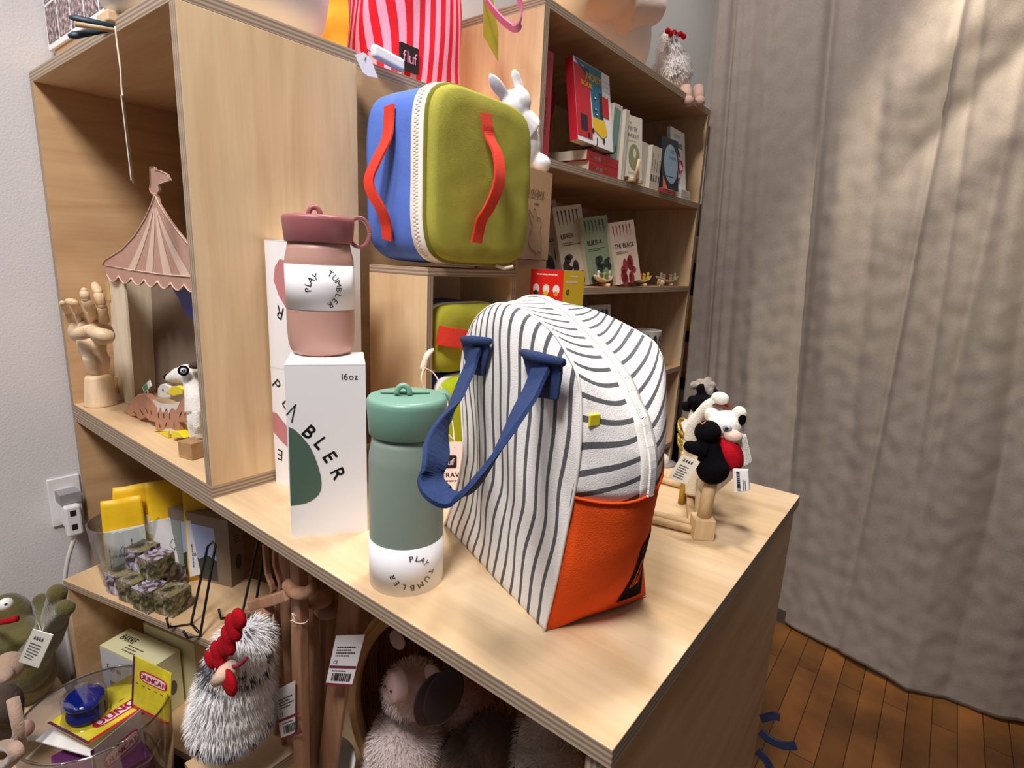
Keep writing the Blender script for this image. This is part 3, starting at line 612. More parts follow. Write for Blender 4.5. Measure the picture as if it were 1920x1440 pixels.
obj('red_strap', MB().strap(crv([V((-.474,.282,.226)), V((-.462,.30,.222)), V((-.452,.34,.216)), V((-.455,.39,.206)), V((-.472,.44,.20))], 5), V((0, 0, 1)), .030, .003), REDW, r1, 'wide red strap')
r2 = inbag('bright green lunch bag with blue back and paper tag, lower one inside the cube', (.366, .086), (.083, .070), (-.598, -.450), 'B4C21E', 0)
zp_ = P(800, 668, 'x', -.44)
obj('zipper_pull', MB().tube(crv([P(812, 655, 'x', -.444), zp_, P(792, 695, 'x', -.44)], 4), [.002, .003, .004, .0045, .0045, .004, .0045, .005, .0045][:9], 10), CREAM, r1, 'cream zipper pull')
obj('cord', MB().tube(crv([P(794, 692, 'x', -.43), P(790, 712, 'x', -.425), P(800, 738, 'x', -.42), P(822, 790, 'x', -.40), P(850, 825, 'x', -.385)], 5), .0011, 6), CREAM, r1)
obj('cord', MB().tube(crv([P(796, 690, 'x', -.43), P(815, 702, 'x', -.425), P(832, 738, 'x', -.41), P(848, 790, 'x', -.395), P(852, 840, 'x', -.382)], 5), .0011, 6), CREAM, r1)
tn = V((.75, -.66, .12)).normalized(); tc_ = P(860, 880, 'x', -.375); tx = V((.66, .75, 0)); ty = tn.cross(tx)
mb = MB().frame(tc_-tx*.028-ty*.045, tx, ty, tn, .060, .085, .0006)
f = pf(tc_-tx*.028-ty*.045+tn*.0009, tx, ty)
mb.poly([f(.003+.003*0, .047), f(.023, .047), f(.025, .049), f(.025, .064), f(.023, .066), f(.003, .066)], mi=1)
f2 = pf(tc_-tx*.028-ty*.045+tn*.0012, tx, ty)
text(mb, 'fluf', lambda a, b_: f2(.0042+a, .052+b_), .0135, mi=2, sp=.03, bold=.05)
text(mb, 'TRAVELLER', lambda a, b_: f(.003+a, .034+b_), .0095, mi=1, bold=.06); scrib(mb, lambda a, b_: f(.004+a, .026+b_), .04, .005, 1, 1); bars(mb, lambda a, b_: f(.034+a, .056+b_), .018, .008)
obj('paper_tag', mb, [PAPER, INK, WHITE], r1, 'off-white tag printed in black')

# ============================================================ things behind the lunch bag
def kraftbox(label, o, yaw, w_, d_, h, art=None, group=None):
    c_, s_ = math.cos(yaw), math.sin(yaw); dx, dy = V((c_, s_, 0)), V((-s_, c_, 0)); r = T('kraft_box', label, 'box', V(o)+(dx*w_+dy*d_)/2, group); o = V(o)
    mb = MB().frame(o, dx, dy, (0, 0, 1), w_, d_, h)
    if art: art(mb, pf(o+dx*(w_+.0004), dy, (0, 0, 1)))
    obj('carton_body', mb, [KRAFT, mat('brown_print', '5C4028', .8)], r, bevel=.0008)
    obj('lid_flap', MB().frame(o+V((0,0,h)), dx, dy, (0,0,1), w_, d_, .0008), KRAFT, r); return r
def bankart(mb, f):
    text(mb, 'SAVING BANK', lambda a, b_: f(.018+a, .122+b_*1.8), .0105, mi=1, xs=.85); text(mb, 'SAVING BANK', lambda a, b_: f(.018+a, .117+b_*.6), .0100, mi=1, xs=.88); text(mb, 'RABBIT', lambda a, b_: f(.043+a, .106+b_), .0055, mi=1, bold=.05)
    o1 = [(.055,.0),(.047,.006),(.037,.010),(.028,.022),(.026,.036),(.031,.048),(.038,.055),(.037,.062),(.033,.066),(.024,.083),(.023,.090),(.028,.090),(.036,.080),(.041,.078),(.039,.086),(.040,.094),(.045,.094),(.050,.084),(.052,.078),(.062,.077),(.068,.070),(.069,.063),(.064,.056),(.066,.046),(.072,.034),(.071,.020),(.074,.010),(.068,.003),(.060,.006),(.055,.0)]
    q_ = crv([f(.004+a*1.0, .012+b_*.92) for a, b_ in o1], 3); mb.tube(q_, .0005, 4, mi=1)
    mb.ball(f(.057, .078), (.001, .0015, .002), mi=1, n=8, m=6)
kb = V((-.655, .572, 0))
kraftbox('kraft carton on the table, lowest of the stack beside the bookcase', kb, .02, .105, .105, .172, None, 'stacked kraft cartons')
kraftbox('plain kraft carton, second in the stack beside the bookcase', kb+V((0, 0, .1735)), -.02, .103, .103, .172, None, 'stacked kraft cartons')
kraftbox('kraft saving bank carton with line drawn rabbit, topmost of its stack', kb+V((0, .002, .3475)), .0, .105, .103, .172, bankart, 'stacked kraft cartons')
# white rabbit figure on the kraft boxes
rt_ = kb+V((.055, .055, .521)); gl = mat('white_glaze', 'F0EEEC', .25)
rr_ = T('rabbit_figurine', 'white ceramic rabbit figurine peeking out behind the lunch bag', 'figurine', rt_)
def X(x, y, d=0): return P(x, y, 'x', -.60+d)
mb = MB(); mb.ball(rt_+V((-.005, .012, .052)), (.036, .046, .052)); mb.ball(X(962, 205), (.026, .034, .036)); mb.ball(X(975, 190, .01), (.02, .026, .026)); mb.tube([rt_+V((0, .01, .08)), X(965, 215)], [.04, .028], 16); mb.ball(rt_+V((.02, .045, .02)), (.022, .026, .02))
mb.tube(crv([X(960, 195), X(945, 178), X(930, 158), X(918, 138)], 4), [.010]*3+[.011]*3+[.012]*3+[.011, .009, .006, .003][:4], 12, flat=.6)
mb.tube(crv([X(978, 185), X(972, 160), X(966, 142), X(963, 129)], 4), [.010]*3+[.011]*3+[.010]*3+[.009, .007, .005, .003][:4], 12, flat=.6)
obj('body', mb, gl, rr_, mods=BLOB(.0028, 5))
# red and yellow blind box
rc = P(1058, 507, 'z', .329); rc = P(1058, 507, 'x', -.43); al_ = math.radians(33); vw = (rc-CAM); vw.z = 0; vw.normalize(); pr_ = V((vw.y, -vw.x, 0))
dR = (-pr_*math.cos(al_)+vw*math.sin(al_)); dY = (pr_*math.sin(al_)+vw*math.cos(al_)); zt = rc.z
c2 = V((rc.x, rc.y, .001)); pc = T('plain_carton', 'plain white carton on the table under the red and yellow box', 'box', c2+(dR+dY)*.037); obj('carton_body', MB().frame(c2, dR, dY, (0,0,1), .075, .073, zt-.116), WHITE, pc, bevel=.0005)
rbx = T('toy_box', 'red and yellow toy carton standing on end behind the striped bag', 'box', V((rc.x, rc.y, zt-.114))+(dR+dY)*.037)
o = V((rc.x, rc.y, zt-.114)); mb = MB(); h = .114; A_, B_ = dR*.075, dY*.073
vs = [o, o+A_, o+A_+B_, o+B_]; vs += [p+V((0, 0, h)) for p in vs]
mb.add(vs, [(0,1,5,4)], mi=0); mb.add(vs, [(3,0,4,7)], mi=1); mb.add(vs, [(1,2,6,5),(2,3,7,6)], mi=0); mb.add(vs, [(4,5,6,7),(0,3,2,1)], mi=2)
fR = pf(o+A_-dY*.0004, -dR, (0, 0, 1)); fY = pf(o-dR*.0004, dY, (0, 0, 1))
scrib(mb, lambda a, b_: fR(.014+a, .102+b_), .05, .006, 1, 3, 5); scrib(mb, lambda a, b_: fY(.022+a, .100+b_), .03, .007, 1, 3, 6); scrib(mb, lambda a, b_: fY(.010+a, .088+b_), .054, .010, 1, 3, 8)
def disc(mb, f, x, y, r, mi, n=14, sq=1): mb.poly([f(x+r*math.cos(2*PI*k/n), y+r*sq*math.sin(2*PI*k/n)) for k in range(n)], mi=mi)
for i in range(3):
    for j in range(3):
        x, y = .014+i*.023, .078-j*.030; disc(mb, fR, x, y, .0075, 3, sq=1.2); fq = pf(fR(0, 0)-dY*.0003, -dR, (0,0,1)); disc(mb, fq, x, y-.008, .005, (4, 1, 5)[(i+j)%3])
for k in range(5): disc(mb, fY, .016+.004*math.cos(k*1.256), .074+.004*math.sin(k*1.256), .0022, 4, 8)
mb.s = [False]*len(mb.s)
obj('carton_body', mb, [mat('box_red', 'E5281C', .35), mat('box_yellow', 'EBC414', .35), mat('box_blue', '3B3F8C', .4), mat('print_white', 'F3E9E4', .5), mat('print_dark', '2C2420', .5), mat('print_orange', 'EE8A1C', .5)], rbx, keepn=True)
# striped drawstring bag
PS = fabric('pink_red_stripe', 'F2A3C0', 700, .3, .05, ('DE1E2C', 1, .5))
sb = T('drawstring_bag', 'red and pink striped cloth bag with black label, standing on the plywood crate', 'bag', (-.78, .48, .645))
def sbf(u, v):
    a = 2*PI*u; z = .646+.30*v; s_ = (1-.12*v); y, x = rrect(u*60, 60, .125*s_, .07*s_, 2.6); k = .006*math.sin(a*9+6*v)*v+.006*math.sin(a*4+9*v); return V((-.77+x*(1+k*6), .478+.0*v+y*(1+k*5), z))
mb = MB().grid(sbf, 90, 24, lambda u, v: (u*26+.35*math.sin(v*5+u*20), v)); mb.poly([sbf(k/60, 0) for k in range(60)]); obj('bag_body', mb, PS, sb)
lx = P(768, 111, 'x', -.695); f = pf(lx-V((0, .021, .020)), (0, 1, 0), (0, 0, 1)); mb = MB().frame(lx-V((.004, .021, .020)), (1,0,0), (0,1,0), (0,0,1), .005, .042, .042)
mb.s = [False]*6; text(mb, 'fluf', lambda a, b_: f(.004+a, .013+b_)+V((.0018, 0, 0)), .027, mi=1, sp=.02); obj('brand_label', mb, [mat('label_black2', '1A1014', .6), mat('print_pink', 'F2A3C0', .6)], sb, 'black square label reading fluf', bevel=.0006)
yt = [P(x, y, 'x', -.66) for x, y in ((905,0),(918,0),(934,60),(934,116),(906,66))]; yt[0].z += .03; yt[1].z += .03
mb = MB().prism(yt, (.0006, 0, 0)); obj('hang_tag', mb, mat('olive_tag', 'B5A52A', .6, var=.1), sb, 'mustard yellow paper tag')
pk = crv([P(x, y, 'x', d) for x, y, d in ((900,-30,-.66),(915,5,-.64),(940,36,-.62),(962,52,-.60),(973,44,-.585),(978,20,-.58),(972,-5,-.58),(965,-30,-.58))], 6); obj('handle', MB().strap(pk, V((.6, -.7, .2)), .022, .003), mat('pink_webbing', 'E98BB4', .7, .3, 900), sb, 'pink webbing handle')
# orange cloth bag and big white plush
def lump(nm, label, cat, balls, m_, base, vx=.006, sm_=12, part='body', extra=()):
    r = T(nm, label, cat, base); mb = MB()
    for b_ in balls: mb.ball(*b_)
    for t_ in extra: mb.tube(*t_)
    obj(part, mb, m_, r, mods=BLOB(vx, sm_)); return r
om = mat('orange_cloth', 'F7A018', .8, .5, 25, var=.22, vs=9)
ob = T('orange_pouch', 'bright orange cloth pouch beside the striped drawstring bag', 'pouch', (-.97, .535, .645))
mb = MB().grid(lambda u, v: V((-.97+.045*math.sin(2*PI*u)*(1-.2*v), .535+.115*math.cos(2*PI*u)*(1-.1*v)+.004*math.sin(v*22+u*9), .647+.26*v)), 60, 24); mb.poly([V((-.97+.045*math.sin(2*PI*k/30), .535+.115*math.cos(2*PI*k/30), .647)) for k in range(30)]); obj('pouch_body', mb, om, ob)
wc = V((-.87, .125, .637)); wm = mat('white_plastic', 'E4E2E6', .35)
wl = T('globe_lamp', 'large smooth white rounded lamp standing on the tall plywood box', 'lamp', wc)
obj('lamp_shade', MB().lathe([(.002, .001), (.10, .001), (.135, .015), (.155, .05), (.165, .10), (.167, .17), (.155, .24), (.12, .30), (.002, .32)], wc+V((.07,.005,0)), 48), wm, wl)
# white price holder with hanging tag on the box corner
a, b_ = P(693, 98, 'x', -.66), P(742, 124, 'x', -.655)
hd = T('price_holder', 'white plastic price rail with paper tag on the crate edge behind the lunch bag', 'price holder', a)
dd = (b_-a).normalized(); up = V((0, 0, 1)); sd = dd.cross(up); mb = MB().frame(a-up*.008, dd, sd, up, (b_-a).length+.01, .014, .020); obj('rail', mb, mat('white_gloss', 'EDEBEA', .3), hd, bevel=.005, seg=4)
tg = [P(x, y, 'x', -.618) for x, y in ((665,103),(681,98),(694,108),(708,146),(690,143),(680,136))]; obj('paper_tag', MB().prism(tg, (.0006, 0, 0)), WHITE, hd); obj('string', MB().tube(crv([P(684,112,'x',-.616), P(690,98,'x',-.62), P(688,92,'x',-.62), P(695,97,'x',-.64)], 4), .0006, 5), mat('dark_string', '4A4038', .8), hd)

# ============================================================ top of the bookcase
TZ = .864
FU = mat('soft_white_plush', 'E8DCD8', .95, .5, 300, sheen=.4); PCH = mat('peach_plush', 'E0C2B2', .95, .5, 300, sheen=.4)
gp = V((-.77, 1.28, TZ)); g = T('goose_plush', 'big white and peach plush goose standing on top of the bookcase', 'soft toy', gp)
mb = MB().ball(gp+V((0, 0, .13)), (.10, .125, .135)); mb.tube(crv([gp+V((.0, 0, .15)), gp+V((0, .0, .22)), gp+V((0, 0, .32))], 5), .10, 20); obj('body', mb, FU, g, mods=BLOB(.008, 10))
hp = P(1205, 30, 'x', -.72); mb = MB().ball(P(1120, -20, 'x', -.74), (.10, .10, .07)); mb.tube([P(1150, 10, 'x', -.72), P(1200, 15, 'x', -.71), P(1225, 15, 'x', -.71)], [.075, .06, .045], 20); obj('head', mb, PCH, g, mods=BLOB(.008, 8))
obj('eye', MB().ball(P(1240, 6, 'x', -.70), .012), RED, g)
lt = V((-.74, .92, TZ)); l2 = T('paper_lantern', 'warm cream rounded lantern at the left end of the bookcase top', 'lamp', lt)
obj('lamp_shade', MB().lathe([(.002, .0), (.06, .0), (.075, .03), (.08, .10), (.075, .17), (.05, .2), (.002, .2)], lt, 32), mat('lantern_cream', 'F3D3A8', .6), l2)
# small spotted hen on the bookcase
def hen(nm, label, c, s_, face, nf, dots, furlen):
    """c base point; s_ body height; face = heading of the beak"""
    r = T(nm, label, 'soft toy', c); fx, fy = math.cos(face), math.sin(face); F = V((fx, fy, 0)); U2 = V((0, 0, 1))
    bb = [(c+U2*s_*.40-F*.02*s_, (s_*.36, s_*.36, s_*.38)), (c+U2*s_*.72+F*.14*s_, (s_*.22, s_*.22, s_*.22)), (c+U2*s_*.88+F*.26*s_, (s_*.15, s_*.15, s_*.14))]
    mb = MB()
    for q_ in bb: mb.ball(*q_)
    obj('body', mb, mat('hen_white', 'DCD8D8', .95), r, mods=BLOB(s_*.03, 8))
    dk = [V((random.gauss(0,1), random.gauss(0,1), random.gauss(0,1))).normalized() for _ in range(dots)]
    def pick(p, rd):
        d = (p-(c+U2*s_*.45)).normalized(); zz = (p-c).z/s_
        if zz < .42 or zz > .72: return 1 if any((d-k).length < .085 for k in dk) else 0
        return 0
    mb = MB(); fur(mb, bb, nf, furlen, s_*.006, pick, .45); obj('fur', mb, [mat('fur_white', 'F0ECEA', .9), mat('fur_black', '2A2A30', .9)], r, 'long white fur with black spots', keepn=True)
    return r, F, bb
hc = V((-.70, 1.53, TZ)); hr, F, bb = hen('hen_plush', 'small speckled plush hen with red comb sitting on top of the bookcase', hc+V((0,0,.02)), .180, math.radians(-90), 2600, 90, .010)
mb = MB(); R3 = V((0, 0, 1))
for k in range(6): mb.ball(P(1252+k*6, 58+(k%2)*3+k*1.5, 'x', -.68), .009)
obj('comb', mb, RED, hr, mods=BLOB(.003, 3))
for k in (0, 1):
    a = P(1285+k*24, 165, 'x', -.62); e = P(1290+k*22, 190, 'x', -.60); obj('foot', MB().tube([a, e], [.017, .015], 12).ball(e, .017), mat('hen_foot', 'C9A898', .9, .4, 300), hr)
# ============================================================ books and toys in the bookcase
def book(name, label, y0, y1, z0, h, x, d, cols, tilt=0, yaw=0, art=None, group=None, cat='book', lean=0, round_=0):
    """cover faces +X; y0..y1 cover width, x front, d thickness; tilt leans the top back, lean tips it along Y"""
    M = Matrix.Translation((x, y0, z0)) @ Matrix.Rotation(math.radians(yaw), 4, 'Z') @ Matrix.Rotation(math.radians(lean), 4, 'X') @ Matrix.Rotation(math.radians(-tilt), 4, 'Y')
    w_ = y1-y0; r = T(name, label, cat, M @ V((-d/2, w_/2, 0)), group)
    mb = MB(); mb.M = M; mb.box((-d, 0, 0), (-.0005, w_, h), faces_mi=(1, 1, 2, 1, 0, 0))
    if art: art(mb, lambda a, b_: V((.0003, a, b_)), w_, h)
    mb.M = None; obj('cover', mb, [cols[0], mat('page_cream', 'E2D8C6', .8), cols[1] if len(cols) > 1 else cols[0]]+list(cols[3:]), r, bevel=.0006 if not round_ else round_); return r
def M_(c, r=.5): return mat('ink_'+c, c, r)
def rect(mb, f, x0, y0, x1, y1, mi): mb.poly([f(x0, y0), f(x1, y0), f(x1, y1), f(x0, y1)], mi=mi)
XF = -.615
Y = lambda x, y, X_=XF: P(x, y, 'x', X_).y
Z = lambda x, y, X_=XF: P(x, y, 'x', X_).z
s0, s1, s2 = SH[0], SH[1], SH[2]
for i, (a, b_, h, c_) in enumerate(((.713, .733, .225, 'A82A3C'), (.735, .765, .218, 'B8374A'))):
    r = T('book', ('dark red book spine nearest the bookcase side' if i == 0 else 'red cloth book standing second from the bookcase side'), 'book', (-.72, (a+b_)/2, s0)); mb = MB().box((-.82, a, s0), (-.625, b_, s0+h), faces_mi=(1, 1, 0, 0, 0, 0)); scrib(mb, lambda p, q_: V((-.6248, a+.006+q_*.3, s0+.05+p)), .12, .03, 1, 2, i); obj('cover', mb, [mat('book_red%d' % i, c_, .6, .1, 300), mat('page_cream', 'E2D8C6', .8), M_('5A1420')], r, bevel=.0015)
book('book', 'dark red book lying tilted behind the tall red spines', .770, .800, s0, .17, -.66, .13, (M_('7A1C28'),), lean=-12)
def noisy(mb, f, w_, h):
    g2 = lambda a, b_: f(a, b_)+V((.0003, 0, 0)); g3 = lambda a, b_: f(a, b_)+V((.0006, 0, 0))
    rect(mb, f, .0, .06*h, .40*w_, .93*h, 3); mb.poly([f(.02*w_, h*.99), f(.75*w_, h*.99), f(.75*w_, h*.35), f(.45*w_, h*.35), f(.40*w_, h*.78)], mi=4)
    rect(mb, g2, .72*w_, .42*h, .92*w_, .68*h, 3); rect(mb, g2, .65*w_, .38*h, .73*w_, .70*h, 6); rect(mb, g2, .10*w_, .14*h, .28*w_, .34*h, 6)
    mb.poly([g2(.42*w_, .36*h), g2(.78*w_, .36*h), g2(.84*w_, .20*h), g2(.70*w_, .12*h), g2(.44*w_, .20*h)], mi=5)
    text(mb, 'NOISY', lambda a, b_: g3(.30*w_+a, .80*h+b_), .024, mi=5, bold=.08); text(mb, 'BOOK', lambda a, b_: g3(.16*w_+a, .70*h+b_), .017, mi=5, bold=.1); text(mb, 'THE', lambda a, b_: g3(.18*w_+a, .92*h+b_), .007, mi=0)
    for x, y in ((.52, .60), (.52, .46), (.55, .40)): disc(mb, g2, x*w_, y*h, .007, 6, 10, .5); disc(mb, g3, (x+.01)*w_, (y+.01)*h, .004, 0, 8, .5)
    for x, y in ((.42, .18), (.72, .10), (.3, .10)): disc(mb, g3, x*w_, y*h, .006, 6, 10)
    for k in range(4): rect(mb, g2, .78*w_, (.70+k*.06)*h, .99*w_, (.703+k*.06)*h, 6)
NR, NB_, NY, ND = M_('C4182C'), M_('1F6C8C'), M_('F0C428'), M_('1E1C2C')
r = book('book', 'large noisy book with red, blue and yellow cover propped on a stand', Y(1072, 290), Y(1140, 290), s0+.058, .182, -.600, .022, (WHITE, NR, WHITE, NR, NB_, NY, ND), tilt=9, art=noisy)
rs = T('book_stand', 'small black wire stand holding the noisy book up', 'stand', (-.60, Y(1110, 300), s0))
for yy in (Y(1100, 290), Y(1135, 290)): obj('prong', MB().tube(crv([V((-.66, yy, s0+.03)), V((-.62, yy, s0+.052)), V((-.590, yy, s0+.053)), V((-.589, yy, s0+.072))], 4), .0014, 6).tube([V((-.66, yy, s0+.03)), V((-.66, yy, s0+.001))], .0014, 6), M_('151515', .35), rs)
for k in range(2):
    r = T('book', ('upper' if k else 'lower')+' red noisy book lying flat in front of the propped copy', 'book', (-.66, .88, s0+k*.022), 'flat red noisy books'); a, b_ = Y(1092, 300)+.012*(1-k), Y(1152, 318)
    mb = MB().box((-.72, a-.0, s0+k*.0225+.0003), (-.604, b_, s0+k*.0225+.022), faces_mi=(0, 0, 1, 0, 0, 0)); f = lambda p, q_: V((-.6036, a+.012+p, s0+k*.0225+.005+q_))
    wd = text(mb, 'THE ', f, .011, mi=2, bold=.08); w2_ = text(mb, 'NOISY ', lambda p, q_: f(p+wd, q_), .011, mi=3, bold=.08); text(mb, 'BOOK', lambda p, q_: f(p+wd+w2_, q_), .011, mi=2, bold=.08)
    obj('cover', mb, [NR, mat('page_cream', 'E2D8C6', .8), M_('E8A028'), WHITE], r, bevel=.0006)
IV = mat('ivory_cover', 'DDD6C8', .6)
def teal(mb, f, w_, h): mb.poly([f(.05*w_, .95*h), f(.8*w_, .93*h), f(.7*w_, .5*h), f(.75*w_, .05*h), f(.05*w_, .1*h)], mi=3)
ya = Y(1141, 300)+.004
book('book', 'ivory book with teal picture standing right of the noisy book', ya, ya+.045, s0, .178, -.612, .10, (IV, IV, IV, M_('6FA097')), yaw=0, art=teal)
for k in range(2):
    r = T('book', ('first' if not k else 'second')+' thin ivory spine next to the teal picture book', 'book', (-.67, ya+.05+k*.010, s0), 'thin ivory books on the top shelf')
    obj('cover', MB().box((-.74, ya+.047+k*.0105, s0), (-.603, ya+.056+k*.0105, s0+.172), faces_mi=(0,0,0,0,0,0)), [IV], r, bevel=.0008)
def rabbitb(mb, f, w_, h):
    g2 = lambda a, b_: f(a, b_)+V((.0003, 0, 0)); text(mb, 'THE', lambda a, b_: f(.1*w_+a, .86*h+b_), .008, mi=4); text(mb, 'PETER', lambda a, b_: f(.1*w_+a, .76*h+b_), .014, mi=4); text(mb, 'RABBIT', lambda a, b_: f(.08*w_+a, .65*h+b_), .014, mi=4); scrib(mb, lambda a, b_: f(.1*w_+a, .58*h+b_), .5*w_, .02*h, 1, 4, 2)
    disc(mb, f, .48*w_, .34*h, .35*w_, 3, 20, 1.35); disc(mb, g2, .5*w_, .40*h, .10*w_, 2, 12, 1.8); text(mb, 'beatrix', lambda a, b_: f(.12*w_+a, .06*h+b_), .008, mi=4)
yb = ya+.072
book('book', 'ivory story book with green oval picture on the upper shelf', yb, yb+.070, s0+.012, .158, -.600, .014, (IV, IV, IV, M_('8A8C62'), M_('5C5850')), tilt=6, yaw=-10, art=rabbitb)
r = T('plate_easel', 'small pale wooden easel propping the ivory story book', 'stand', (-.60, yb+.03, s0)); obj('foot', MB().box((-.66, yb+.012, s0), (-.585, yb+.028, s0+.011)), WOODL, r, bevel=.002); obj('foot', MB().box((-.66, yb+.055, s0), (-.585, yb+.070, s0+.011)), WOODL, r, bevel=.002); obj('peg', MB().tube([V((-.590, yb+.03, s0+.008)), V((-.588, yb+.042, s0+.06))], .004, 8), WOODL, r)
yc = yb+.085
def wlad(mb, f, w_, h): scrib(mb, lambda a, b_: f(.1*w_+a, .7*h+b_), .5*w_, .12*h, 3, 3, 3); disc(mb, f, .35*w_, .3*h, .01, 3, 14, 2.5)
book('book', 'small white board book at the middle of the upper shelf', yc, yc+.062, s0, .120, -.615, .06, (IV, IV, IV, M_('B8B0A0')), art=wlad)
for k in range(4):
    yy = yc+.066+k*.0165; r = T('book', ('small white storybook spine, %s in the row beside the moon book' % ('first', 'second', 'third', 'last')[k]), 'book', (-.66, yy+.008, s0), 'row of small white storybooks')
    mb = MB().box((-.70, yy, s0), (-.604, yy+.0158, s0+.118), mi=0); rect(mb, lambda a, b_: V((-.6037, yy+a, s0+b_)), .004, .022, .012, .040, 1); scrib(mb, lambda a, b_: V((-.6037, yy+.004+b_, s0+.05+a)), .05, .008, 1, 1, k); obj('cover', mb, [IV, M_('6A3A34')], r, bevel=.0006)
yd = yc+.145
def moon(mb, f, w_, h):
    g2 = lambda a, b_: f(a, b_)+V((.0003, 0, 0)); disc(mb, f, .52*w_, .50*h, .43*w_, 3, 28, 1.35); text(mb, 'GOT', lambda a, b_: g2(.5*w_+a, .72*h+b_), .014, mi=4); text(mb, 'MOON', lambda a, b_: g2(.42*w_+a, .60*h+b_), .012, mi=4); disc(mb, g2, .62*w_, .44*h, .06*w_, 1, 12, .6); disc(mb, lambda a, b_: g2(a, b_)+V((.0003,0,0)), .62*w_, .44*h, .025*w_, 4, 10)
    rect(mb, g2, .2*w_, .24*h, .7*w_, .255*h, 4); mb.poly([f(.02*w_, .0), f(.3*w_, 0), f(.15*w_, .14*h), f(.02*w_, .25*h)], mi=5)
book('book', 'dark starry book with a big pale blue moon face', yd, yd+.098, s0+.012, .148, -.598, .012, (M_('1E2430'), M_('1E2430'), M_('D8D8DC'), M_('8CA4B8'), M_('1E2430'), M_('D87858')), tilt=7, yaw=-6, art=moon)
book('book', 'thin red booklet lying under the moon book', yd-.01, yd+.08, s0, .010, -.59, .06, (M_('B02830'),))
ye = min(yd+.125, 1.514)
def gig(mb, f, w_, h):
    text(mb, 'GET THE', lambda a, b_: f(.25*w_+a, .86*h+b_), .011, mi=3); text(mb, 'GIGGLES', lambda a, b_: f(.08*w_+a, .70*h+b_), .022, mi=4, bold=.1, xs=.9)
    for x, y, s_ in ((.42, .56, 1), (.62, .40, 1.1), (.45, .25, 1)):
        mb.tube([f(x*w_+.016*s_*math.cos(a), y*h+.016*s_*math.sin(a)) for a in [k*.5 for k in range(12)]], .003, 6, mi=5)
book('book', 'white book about giggles with green letters and pink squiggle', ye, ye+.118, s0+.030, .185, -.622, .012, (WHITE, WHITE, WHITE, M_('6A6A6A'), M_('2E7A46'), M_('D0385C')), tilt=8, art=gig, round_=.003)
for k in range(2):
    r = T('book', ('top' if k else 'bottom')+' small white booklet in the pair at the far end of the upper shelf', 'book', (-.63, ye+.07, s0+k*.014), 'small white booklets'); mb = MB().box((-.68, ye+.035, s0+k*.0142), (-.604, ye+.112, s0+k*.0142+.0138), mi=0); scrib(mb, lambda a, b_: V((-.6037, ye+.05+a, s0+k*.0142+.005+b_)), .05, .004, 1, 1, k); obj('cover', mb, [IV, M_('6A6A6A')], r, bevel=.0005)
# middle shelf: four leaning books
def pic(c3, t_, sd):
    def f_(mb, f, w_, h):
        rd = random.Random(sd)
        for _ in range(9): disc(mb, f, rd.uniform(.15, .85)*w_, rd.uniform(.05, .35)*h, rd.uniform(.006, .014), 3, 9, rd.uniform(.6, 2.2))
        for k in range(6): mb.poly([f((.12+k*.13)*w_, .95*h), f((.17+k*.13)*w_, .94*h), f((.15+k*.13)*w_, .74*h)], mi=4 if len(t_) < 7 else 3)
        text(mb, t_, lambda a, b_: f(.12*w_+a, .58*h+b_), w_*.17, mi=4, bold=.06, xs=.8); scrib(mb, lambda a, b_: f(.15*w_+a, .48*h+b_), .6*w_, .05*h, 2, 4, sd)
    return f_
L4 = [(1042, 1085, .205, 'A8A49C', '3C3A34', 'WOOD', 'grey forest book leaning at the left of the middle shelf'), (1070, 1118, .200, 'D8CDB4', '3A2C34', 'LISTEN', 'cream animal book leaning second on the middle shelf'),
      (1098, 1150, .178, '8E9C7C', '2C3A2C', 'BUILD-A', 'sage green book leaning third on the middle shelf'), (1130, 1185, .172, 'D4BCA8', '8A2430', 'THE BLACK', 'pinkish cream book leaning last of the four on the middle shelf')]
for i, (xa, xb, h, c_, c3, t_, lb_) in enumerate(L4):
    y0 = Y(xa, 400, -.66)+.035; book('book', lb_, y0, y0+.105, s1+.004, h, -.724+.036*i, .022, (M_(c_), M_('C8BCA4'), M_('C8BCA4'), M_(c3), M_('2E2A28')), tilt=8, lean=10, yaw=-14, art=pic(c3, t_, i))
# little wooden leaf boats carrying painted figures
def boat(i, px_, py_, label, cols, L_):
    c = P(px_, py_, 'x', -.635); c.z = s1; r = T('toy_boat', label, 'toy', c, 'wooden boats with painted figures')
    mb = MB().grid(lambda u, v: c+V(((v-.5)*.034*math.sin(PI*min(.98, max(.02, u)))**.6, (u-.5)*L_, .010+.016*(2*u-1)**2+.006*(2*v-1)**2)), 16, 4); obj('hull', mb, WOODL, r, mods=(('SOLIDIFY', dict(thickness=.003)),))
    obj('rocker', MB().tube([c+V((-.01, 0, .0045)), c+V((.022, 0, .0045))], .0045, 10), WOODL, r)
    for k, cc in enumerate(cols):
        y = (k+.5)/len(cols)*.8-.4; b_ = c+V((.002*(-1)**k, y*L_, .013+.012*(2*abs(y))**2)); m_ = M_(cc); obj('figure', MB().lathe([(.001, 0), (.0062, .0), (.0055, .009), (.003, .014), (.0045, .018), (.0042, .023), (.001, .026)], b_, 10), m_, r)
        if k % 2: obj('figure', MB().prism([b_+V((0, a*.009, .014+d*.009)) for a, d in ((-1,-1),(0,-.4),(1,-1),(.7,0),(1,1),(0,.5),(-1,1),(-.7,0))], (.004, 0, 0)), m_, r)
boat(0, 1130, 535, 'wooden toy boat with white and green figures, nearest the yellow box', ('D8D0C0', '6C8A5C', 'A89070', '7A9A4A', 'C0B0A0'), .10)
boat(1, 1163, 532, 'wooden toy boat with a red and white striped figure, second in the row', ('E8D850', 'D04838', 'E8E4DC', '4C6444'), .11)
